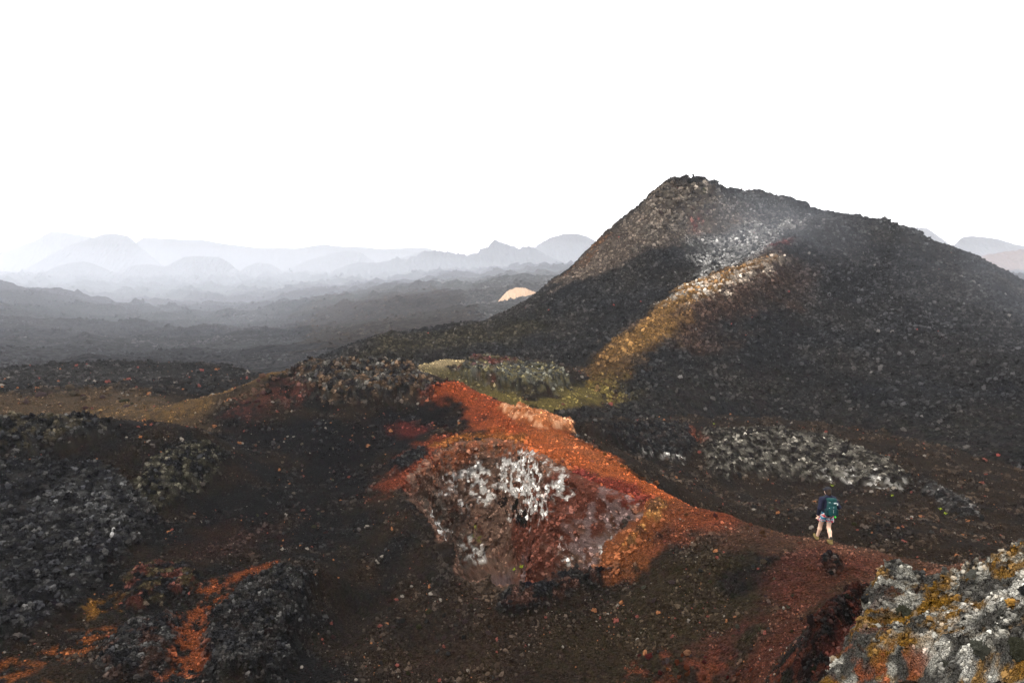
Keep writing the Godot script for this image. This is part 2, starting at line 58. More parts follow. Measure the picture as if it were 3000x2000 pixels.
	["pit", Color(0.7, 0.672, 0.633), 0.36, 0.2, 0.35, 1.6, 0.97, -0.02, [1.58, -1.23, -28.05, 2.2, -0.89, -27]],
	["pit", Color(0.7, 0.672, 0.633), 0.52, 0.2, 0.35, 1.6, 0.97, -0.15, [1.66, -1.74, -27.47, 2.16, -1.1, -26.93]],
	["pit", Color(0.7, 0.672, 0.633), 0.34, 0.2, 0.35, 1.6, 0.97, -0.08, [-3.4, -2.74, -31.53, -3.13, -2.55, -32.23]],
	["pit", Color(0.7, 0.672, 0.633), 0.32, 0.2, 0.35, 1.6, 0.97, -0.08, [-3.04, -2.95, -32.12, -2.76, -3.48, -32.04, -2.41, -3.76, -32.12]],
	["pit", Color(0.7, 0.672, 0.633), 0.36, 0.2, 0.35, 1.6, 0.97, -0.05, [-2.08, -5.42, -31.07, -1.81, -5.62, -30.91, -1.62, -5.76, -30.42]],
	["pit", Color(0.7, 0.672, 0.633), 0.36, 0.2, 0.35, 1.6, 0.97, -0.08, [3.42, -2.54, -23.84, 3.87, -2.08, -23.44]],
	["pit", Color(0.7, 0.672, 0.633), 0.3, 0.2, 0.35, 1.6, 0.97, -0, [2.11, -3, -25.64, 2.24, -3.27, -25.17]],
	["pit", Color(0.7, 0.672, 0.633), 0.6, 0.2, 0.35, 1.6, 0.97, 0.18, [-3.48, -3.64, -29.94, -2.92, -4.59, -30.2]],
	["pit", Color(0.7, 0.672, 0.633), 0.4, 0.2, 0.35, 1.6, 0.97, 0.1, [-0.32, -3.49, -30.61, 0.65, -2.86, -28.78]],
	["pit", Color(0.154, 0.171, 0.016), 0.2, 0.15, 0.3, 2, 0.9, 0, [0.35, -4.69, -27.4, 0.49, -4.63, -27.17]],
	["pit", Color(0.154, 0.171, 0.016), 0.2, 0.15, 0.3, 2, 0.9, 0, [-0.3, -5.02, -28.4, -0.15, -4.96, -28.12]],
	["pit", Color(0.154, 0.171, 0.016), 0.2, 0.15, 0.3, 2, 0.9, 0, [-1.9, -4.95, -31.57, -1.73, -5.01, -31.45]],
	["pit", Color(0.154, 0.171, 0.016), 0.2, 0.15, 0.3, 2, 0.9, 0, [3.7, -2.17, -23.64, 3.8, -2.21, -23.46]],
	["mountain", Color(0.025, 0.021, 0.013), 4, 3, 3, 0.15, 0.8, -2, [-11.39, 0.55, -60.01, -7.7, 0.39, -68.38, -1.17, 0.88, -70.17]],
	["mountain", Color(0.087, 0.067, 0.053), 4.5, 2.5, 3, 0.15, 0.85, -2, [10.35, 8.81, -84.5, 13.65, 11.49, -85.44, 17.5, 13.68, -86.07, 20.94, 14.88, -87.03, 24.66, 14.78, -86.71]],
	["mountain", Color(0.129, 0.109, 0.09), 3, 2, 2.5, 0.25, 0.6, -0.1, [16.22, 12.56, -84.92, 19.76, 14.29, -86.61, 22.81, 13.61, -85.76]],
	["mountain", Color(0.059, 0.059, 0.059), 3.5, 2.5, 2.5, 0.2, 0.7, -2, [27.87, 15.47, -88.33, 31.82, 14.24, -86.93, 35.11, 13.53, -84.29]],
	["mountain", Color(0.202, 0.196, 0.188), 2.6, 1.6, 2.4, 0.25, 0.85, -0.15, [22.18, 7.3, -75.55, 24.41, 9.29, -79.95, 27.93, 10.84, -81.54, 31.55, 11.85, -81.74, 25.87, 8.74, -78.2]],
	["mountain", Color(0.045, 0.027, 0.02), 3.2, 2.4, 2.2, 0.2, 0.8, -2, [15.29, 2.9, -62.43, 19.3, 4.5, -65.41, 23.36, 5.87, -67.71, 27.53, 7.36, -70.86]],
	["mountain", Color(0.095, 0.053, 0.02), 2, 1.4, 1.3, 0.3, 0.8, -2, [6.05, -1.71, -53.26, 7.61, -0.84, -56.57, 9.55, 0.55, -58.63, 11.84, 1.82, -60.91]],
	["mountain", Color(0.157, 0.087, 0.031), 1.7, 1, 1.2, 0.35, 0.9, -2, [10.11, 0.98, -59.79, 12.94, 2.66, -62.58, 15.98, 4.44, -65.41, 18.53, 5.67, -67.29]],
	["mountain", Color(0.185, 0.101, 0.039), 1, 0.6, 0.9, 0.4, 0.85, -2, [17.6, 5.36, -66.96, 20.64, 6.51, -68.72, 24.52, 8.02, -71.3, 26.1, 8.58, -72.01]],
	["mountain", Color(0.314, 0.258, 0.207), 1.5, 0.6, 1.3, 0.4, 0.9, 0, [17.36, 4.9, -65.98, 20.4, 6.12, -67.88, 24.01, 7.27, -69.74, 26.37, 8.22, -71.48]],
	["mountain", Color(0.28, 0.263, 0.235), 1.2, 0.6, 1.2, 0.4, 0.8, 0.12, [15.33, 4.46, -66.22, 17.75, 5.59, -67.54]],
	["mountain", Color(0.112, 0.056, 0.028), 1.6, 1, 1.4, 0.3, 0.8, -0.1, [8.69, 8.01, -86.5, 11.16, 10.5, -88.98]],
	["mountain", Color(0.095, 0.02, 0.017), 0.8, 0.5, 0.6, 0.5, 0.8, -2, [22.48, 12.79, -85.02, 22.52, 12.28, -84.5]],
	["mountain", Color(0.095, 0.02, 0.017), 1, 0.7, 0.6, 0.5, 0.7, -2, [29.61, 10.09, -77.81, 29.53, 10.23, -75.73]],
	["mountain", Color(0.123, 0.095, 0.028), 1.8, 1.2, 1.2, 0.3, 0.8, -0.15, [5.06, -1.8, -49.23, 6.31, -1.69, -53.13, 6.92, -1.91, -52.54]],
	["mountain", Color(0.024, 0.024, 0.026), 10, 8, 5, 0.08, 0.6, -2, [37.6, 6.42, -72.01, 41.97, 3.94, -67.71, 42.86, 1.37, -59.57]],
	["spur", Color(0.151, 0.078, 0.011), 0.45, 0.2, 0.4, 1.2, 0.9, 0, [6.99, 2.33, -10.71, 7.16, 2.87, -9.96, 7.34, 3.17, -9.78]],
	["spur", Color(0.151, 0.078, 0.011), 0.5, 0.2, 0.4, 1.2, 0.9, 0, [6.21, 2.15, -9.97, 6.46, 2.64, -9.37, 5.83, 2.5, -8.84]],
	["spur", Color(0.504, 0.487, 0.437), 0.55, 0.2, 0.4, 1.2, 0.9, 0.02, [6.72, 3.18, -8.66, 6.28, 3.2, -7.99, 5.84, 3.14, -7.82, 6.19, 2.78, -8.7]],
	["spur", Color(0.448, 0.437, 0.381), 0.3, 0.2, 0.4, 1.2, 0.9, 0.05, [7.68, 3.4, -10.01, 7.02, 3.13, -9.32]],
	["spur", Color(0.028, 0.028, 0.028), 0.4, 0.2, 0.4, 1.2, 0.9, -0.05, [6.99, 2.17, -11.98, 7.28, 2.33, -11.56, 6.68, 2.04, -11.27]],
	["spur", Color(0.185, 0.056, 0.025), 0.35, 0.2, 0.4, 1.2, 0.9, 0, [5.25, 2.09, -9.4, 5.46, 2.3, -8.91]],
	["spur", Color(0.067, 0.022, 0.017), 0.3, 0.2, 0.4, 1.2, 0.9, 0, [6.09, 1.8, -11.13, 6.57, 1.99, -11.35, 5.31, 1.98, -10.02]],
	["back", Color(0.078, 0.022, 0.02), 1.2, 0.6, 0.8, 0.5, 0.9, -2, [-3.27, -0.26, -52.87, -2.2, -0.93, -51.77, -1.61, -0.51, -54.45]],
	["back", Color(0.7, 0.672, 0.633), 0.6, 0.4, 0.8, 0.6, 0.9, 0.05, [-3.13, -0.19, -53.46, -2.23, -0.79, -52.35, -1.52, -1.2, -51.27]],
	["wall", Color(0.532, 0.504, 0.465), 0.22, 0.2, 0.4, 1, 0.85, 0.04, [7.96, -3.09, -38.87, 8.93, -3.35, -38.63, 10.06, -3.41, -39.11]],
	["wall", Color(0.476, 0.454, 0.42), 0.45, 0.3, 0.6, 1, 0.85, 0.1, [17.84, -4.42, -38.11, 19.3, -4.25, -38.06, 20.04, -4.2, -37.09, 20.82, -4.13, -35.88]],
	["wall", Color(0.112, 0.034, 0.02), 0.5, 0.4, 0.5, 0.8, 0.8, -2, [12.02, -3.1, -44.67, 11.84, -3.22, -42.89]],
	["slope", Color(0.448, 0.437, 0.42), 0.22, 0.15, 0.4, 1, 0.9, 0.08, [-13.97, -1.67, -20.44, -13.67, -1.7, -20.82]],
	["slope", Color(0.448, 0.437, 0.42), 0.22, 0.15, 0.4, 1, 0.9, 0.08, [-13.79, -1.67, -22.98, -13.6, -1.71, -23.46]],
	["slope", Color(0.09, 0.09, 0.09), 0.9, 0.5, 0.8, 0.7, 0.6, 0.1, [-17.02, -1.14, -25.2, -15.69, -1.17, -25.77, -15.31, -1.39, -24.53]]
]
# kind, label, footprint, grid step, rise, edge width, lump size, colours, loose pieces
var OUTCROPS := [
	["band", "rough black lava crust along the crest above the dark rubble slope", [-23.21, -28.93, -20.67, -29.61, -18.37, -30.09, -17.62, -29.1, -18.28, -28.15, -20, -27.47, -21.6, -26.77], 0.12, 0.35, 0.5, 0.5, [Color(0.011, 0.011, 0.012), Color(0.031, 0.03, 0.029), Color(0.05, 0.042, 0.028)], 500],
	["lobe", "olive grey knobbly lava lobe at the end of a black rubble slope", [-15.46, -27.95, -14.38, -29.57, -13.25, -30.27, -12.56, -28.89, -13.07, -26.64, -13.49, -25.39, -15.3, -26.6], 0.07, 0.55, 0.5, 0.38, [Color(0.011, 0.011, 0.012), Color(0.034, 0.031, 0.022), Color(0.062, 0.056, 0.042)], 700],
	["slope", "broad black clinkery lava slope with small white crusts", [-21.46, -26.57, -19.23, -27.37, -16.79, -27.74, -15.49, -26.97, -13, -24.89, -12.78, -22.78, -12.81, -20.77, -12.35, -17.92, -12.6, -16.44, -13.46, -16.12], 0.09, 0.35, 0.8, 0.42, [Color(0.011, 0.011, 0.012), Color(0.017, 0.017, 0.019), Color(0.031, 0.03, 0.029)], 2600],
	["ledge", "dark rounded lava knob with a deep crevice beside the cinder slope", [-8.76, -18.48, -8.37, -20.37, -7.5, -21, -6.34, -21.26, -6.2, -20.98, -6.11, -19.08, -5.98, -17.46, -5.81, -16.28, -6.47, -15.48, -7.45, -15.56, -8.29, -17.02], 0.06, 0.45, 0.35, 0.3, [Color(0.011, 0.011, 0.012), Color(0.031, 0.03, 0.029), Color(0.018, 0.016, 0.015)], 1500],
	["rubble", "black lava hummock between two rusty cinder streaks", [-10.91, -17.92, -9.95, -18.87, -9.16, -18.01, -8.6, -16.38, -8.5, -15.54, -9.57, -15.23, -10.48, -16.04], 0.06, 0.3, 0.4, 0.28, [Color(0.011, 0.011, 0.012), Color(0.031, 0.03, 0.029), Color(0.034, 0.02, 0.016)], 900],
	["rubble", "rust stained lava rubble in the black hollow", [-12.44, -20.59, -12.01, -21.61, -10.71, -21.87, -9.78, -20.62, -10.11, -19.46, -11.25, -18.94], 0.06, 0.3, 0.4, 0.28, [Color(0.011, 0.011, 0.012), Color(0.056, 0.022, 0.017), Color(0.039, 0.031, 0.017)], 600],
	["mound", "craggy dark lava cap crowning the rounded mound", [-14.13, -41.74, -12.48, -42.57, -8.91, -42.52, -6.15, -42.31, -4.47, -40.53, -4.49, -39.49, -6.44, -38.87, -8.68, -38.77, -11.04, -39.15, -12.55, -39.98], 0.1, 0.9, 0.8, 0.55, [Color(0.016, 0.015, 0.016), Color(0.056, 0.052, 0.046), Color(0.078, 0.05, 0.031)], 1700],
	["back", "grey and yellow lava outcrop with red and white streaks in the small hollow", [-4.31, -51.14, -3.03, -54.79, 0.14, -56.09, 3.88, -55.33, 4.84, -52.87, 3.28, -48.8, 0.77, -49.41, -2.12, -49.84, -3.86, -49.47], 0.1, 1.5, 1, 0.6, [Color(0.028, 0.028, 0.026), Color(0.106, 0.104, 0.084), Color(0.134, 0.112, 0.056)], 700],
	["wall", "black lava crust under the rim of the wide crater", [4.32, -38.25, 8.45, -42.78, 12.32, -45.83, 11.46, -40.98, 9.94, -38.63, 8.13, -38.44, 5.8, -38.06], 0.1, 0.5, 0.6, 0.5, [Color(0.011, 0.011, 0.012), Color(0.031, 0.03, 0.029), Color(0.022, 0.017, 0.015)], 900],
	["wall", "lichen whitened lava wall of the wide crater behind the hiker", [12.68, -44.94, 17.4, -45.83, 20.79, -44.12, 22.11, -41.13, 22.47, -37.97, 21.81, -35.97, 20.55, -35.4, 19.12, -37.18, 17.44, -37.78, 15.83, -38.72, 13.6, -38.15, 11.42, -36.77, 11.09, -38.91], 0.1, 0.5, 0.7, 0.5, [Color(0.015, 0.013, 0.012), Color(0.031, 0.027, 0.022), Color(0.146, 0.134, 0.112)], 1500],
	["wall", "pale lava tail end of the wide crater wall", [22.34, -36.68, 22.97, -34.83, 22.83, -32.27, 21.86, -30.5, 21.09, -31.22, 21.39, -34.28], 0.1, 0.3, 0.5, 0.4, [Color(0.017, 0.016, 0.016), Color(0.073, 0.07, 0.067), Color(0.034, 0.028, 0.025)], 400],
	["crest", "bright orange crumbly rock crest along the cinder ridge", [-1.1, -36.82, 0.09, -36.23, 2.06, -42.99, 3.73, -40.53, 3.16, -33.28, 1.37, -33.04, -0.14, -34.88], 0.07, 0.45, 0.35, 0.3, [Color(0.476, 0.179, 0.073), Color(0.616, 0.325, 0.185), Color(0.252, 0.084, 0.034)], 500],
	["rim", "orange broken rim rock beside the pit", [4.63, -23.12, 5.32, -22.84, 5.25, -22.2, 4.56, -21.63, 3.96, -21.03, 3.29, -20.7, 3.41, -23.78, 4.09, -23.38, 4.46, -23.01], 0.05, 0.35, 0.3, 0.2, [Color(0.235, 0.084, 0.028), Color(0.336, 0.168, 0.056), Color(0.073, 0.034, 0.02)], 700],
	["ledge", "charcoal lava ledge forming the front lip of the pit", [-0.48, -20.14, 1, -20.24, 2.25, -20.59, 3.33, -20.52, 2.99, -20.04, 1.47, -19.27, 0.18, -18.8, -0.53, -19.22], 0.05, 0.35, 0.35, 0.24, [Color(0.011, 0.011, 0.012), Color(0.017, 0.016, 0.015), Color(0.042, 0.022, 0.017)], 900],
	["rubble", "black clinker pile at the back corner of the pit", [-6.05, -31.26, -5.02, -32.63, -3.97, -32.71, -3.94, -31.57, -4.56, -29.54, -5.21, -29.32], 0.08, 0.25, 0.4, 0.3, [Color(0.011, 0.011, 0.012), Color(0.031, 0.03, 0.029), Color(0.011, 0.011, 0.012)], 300],
	["spur", "pale grey lava spur with ochre lichen overlooking the path", [8.04, -9.73, 7.7, -10.3, 7.64, -10.98, 7.39, -12, 7.01, -12.46, 6.59, -12.19, 6.1, -11.38, 5.33, -10.49, 4.64, -9.44, 5.4, -8.62, 5.24, -6.63, 6.21, -6, 7.55, -6.94, 8.05, -8.49], 0.02, 0.42, 0.35, 0.34, [Color(0.062, 0.059, 0.053), Color(0.291, 0.28, 0.246), Color(0.179, 0.092, 0.017)], 700],
	["spur", "blackish red lava block at the foot of the pale spur", [4.95, -11.13, 5.39, -11.55, 5.98, -11.84, 8.42, -15.59, 6.1, -11.38, 5.24, -10.36, 4.68, -9.39, 4.64, -10.3], 0.02, 0.45, 0.3, 0.3, [Color(0.017, 0.011, 0.01), Color(0.042, 0.016, 0.012), Color(0.012, 0.012, 0.012)], 300],
	["block", "small black lava block sitting beside the trodden path", [7.99, -17.25, 8.42, -17.51, 8.61, -16.93, 8.19, -16.4, 7.84, -16.58], 0.04, 0.3, 0.2, 0.2, [Color(0.011, 0.011, 0.012), Color(0.034, 0.028, 0.025), Color(0.028, 0.014, 0.011)], 120],
	["crag", "brown summit crag of the big cinder cone", [18.52, -91.43, 20.81, -89.09, 24.14, -88.66, 26.87, -88.76, 25.56, -85.97, 22.59, -84.81, 19.35, -84.6, 17.17, -87.25], 0.3, 0.9, 1.5, 1.3, [Color(0.056, 0.045, 0.036), Color(0.123, 0.104, 0.084), Color(0.039, 0.032, 0.028)], 700],
	["crag", "jagged grey crag on the shoulder of the big cinder cone", [42.97, -84.09, 45.77, -85.34, 46.62, -83.88, 50.18, -81.74, 47.99, -78.87, 43.65, -80.24], 0.3, 0.7, 1.2, 1, [Color(0.028, 0.028, 0.029), Color(0.02, 0.02, 0.021), Color(0.045, 0.045, 0.045)], 300]
]
# label, distance, half depth, colour, roughness, skyline x y pairs
var HILLS := [
	["long rugged ridge with a sharp summit beyond the lava plain", 1150, 160, Color(0.028, 0.028, 0.03), 0.05, [-354.8, -35.6, -325.3, -26.1, -304.6, -17.4, -299.1, -4.4, -280.7, 2.9, -266.0, 9.4, -222.4, 9.4, -204.1, 13.7, -191.7, 18.7, -182.3, 14.4, -171.4, 15.1, -167.7, 20.9, -160.5, 18.7, -145.8, 28.8, -127.7, 29.5, -98.7, 25.9, -73.3, 22.3, -56.6, 25.9, -53.7, 31.7, -42.0, 35.3, -37.0, 38.9, -29.7, 47.5, -18.8, 43.2, 10.2, 33.1, 26.8, 37.4, 40.6, 33.1, 53.7, 23.8, 82.8, 10.8, 112.1, -4.4, 148.7, -17.4]],
	["broad flat topped hill fading into the mist", 2128, 295.56, Color(0.028, 0.028, 0.03), 0.03, [-1504.8, -39.0, -1446.7, 14.5, -1390.1, 51.9, -1334.9, 73.1, -1287.0, 87.7, -1259.6, 97.0, -1226.0, 99.6, -1183.6, 93.0, -1160.7, 73.1, -1136.0, 38.5, -1097.6, 6.5, -1045.2, -18.9]],
	["faint pointed hill behind the flat topped hill", 2704, 312, Color(0.028, 0.028, 0.03), 0.03, [-2214.1, 16.3, -1971.4, 58.7, -1866.1, 97.5, -1798.5, 134.5, -1744.6, 127.8, -1660.6, 114.3, -1441.2, 84.0, -1293.4, -17.7]],
	["low grey cone standing on the misty plain", 1372, 155.49, Color(0.028, 0.028, 0.03), 0.05, [-988.1, -29.3, -943.6, -15.4, -907.5, 1.9, -872.2, 10.5, -856.5, 12.2, -833.4, 7.0, -804.0, -6.8, -761.5, -22.3, -718.7, -32.7]],
	["rounded hummock beside the low grey cone", 1480, 139.78, Color(0.028, 0.028, 0.03), 0.05, [-878.1, -29.4, -843.8, -7.9, -819.7, 3.3, -777.5, 6.0, -745.0, 1.4, -708.4, -13.5, -681.1, -29.4]],
	["rugged tabletop hummock in the middle of the misty plain", 1552, 155.2, Color(0.028, 0.028, 0.03), 0.06, [-822.1, -26.3, -781.2, 1.1, -740.9, 20.6, -711.3, 24.4, -662.4, 22.5, -638.5, 10.8, -629.2, -1.9, -595.6, -18.5, -566.6, -31.2]],
	["small rounded hummock behind the rugged plain", 1696, 141.33, Color(0.028, 0.028, 0.03), 0.06, [-694.2, -29.5, -655.3, 0.4, -628.1, 10.0, -596.0, 6.8, -575.1, -6.0, -532.9, -25.2]],
	["long pale ridge along the horizon", 2560, 266.67, Color(0.028, 0.028, 0.03), 0.02, [-1497.8, 15.9, -1363.0, 103.9, -1250.6, 97.5, -1154.0, 95.9, -1058.0, 79.9, -945.7, 65.6, -800.5, 64.0, -695.1, 79.9, -655.1, 72.0, -558.3, 68.8, -477.8, 60.8, -348.6, 67.2, -308.3, 64.0, -219.8, 31.9, -42.1, -16.3]],
	["pale low hill between the ridges", 2020, 183.64, Color(0.028, 0.028, 0.03), 0.03, [-685.6, -23.9, -607.5, 14.2, -530.2, 37.0, -479.0, 45.8, -441.0, 39.5, -415.9, 20.5, -378.0, 1.5, -327.4, -21.4]],
	["narrow pale hill crest under the ridge", 1912, 191.2, Color(0.028, 0.028, 0.03), 0.03, [-418.6, -10.2, -369.7, 11.5, -297.0, 25.9, -242.4, 43.8, -188.3, 25.9, -116.1, -10.2]],
	["smooth pale cone beside the mountain shoulder", 1732, 242.48, Color(0.028, 0.028, 0.03), 0.02, [4.4, -8.4, 64.4, 54.5, 97.0, 72.9, 129.6, 81.5, 162.3, 82.6, 189.6, 75.0, 213.8, 61.0, 266.8, 24.2, 333.3, -13.9]],
	["faint far slope behind the big cone", 2128, 236.44, Color(0.028, 0.028, 0.03), 0.03, [1042.1, -12.2, 1170.5, 87.7, 1235.4, 118.1, 1275.7, 115.5, 1317.8, 87.7, 1374.3, 47.9, 1459.5, -12.2]],
	["pale wedge shaped hill with a steep end", 1768, 190.4, Color(0.028, 0.028, 0.03), 0.03, [1076.8, 13.4, 1108.8, 35.6, 1124.3, 52.2, 1140.8, 55.5, 1152.7, 75.3, 1178.1, 77.5, 1239.8, 70.9, 1285.4, 57.7, 1387.6, 35.6, 1503.5, -8.8]],
	["brownish rocky hill at the edge of the mist", 900, 130, Color(0.073, 0.048, 0.036), 0.06, [572.6, -11.9, 601.8, 15.3, 621.4, 19.2, 643.8, 23.2, 667.5, 25.4, 723.4, 22.0, 789.3, -11.9]],
	["small tan sand mound below the mountain flank", 255, 30, Color(0.291, 0.202, 0.14), 0.03, [-15.6, -12.2, -7.1, -8.6, -5.0, -5.7, -1.8, -2.2, 1.5, -0.9, 4.7, -1.0, 8.4, -2.5, 14.4, -5.7, 21.8, -10.6]]
]
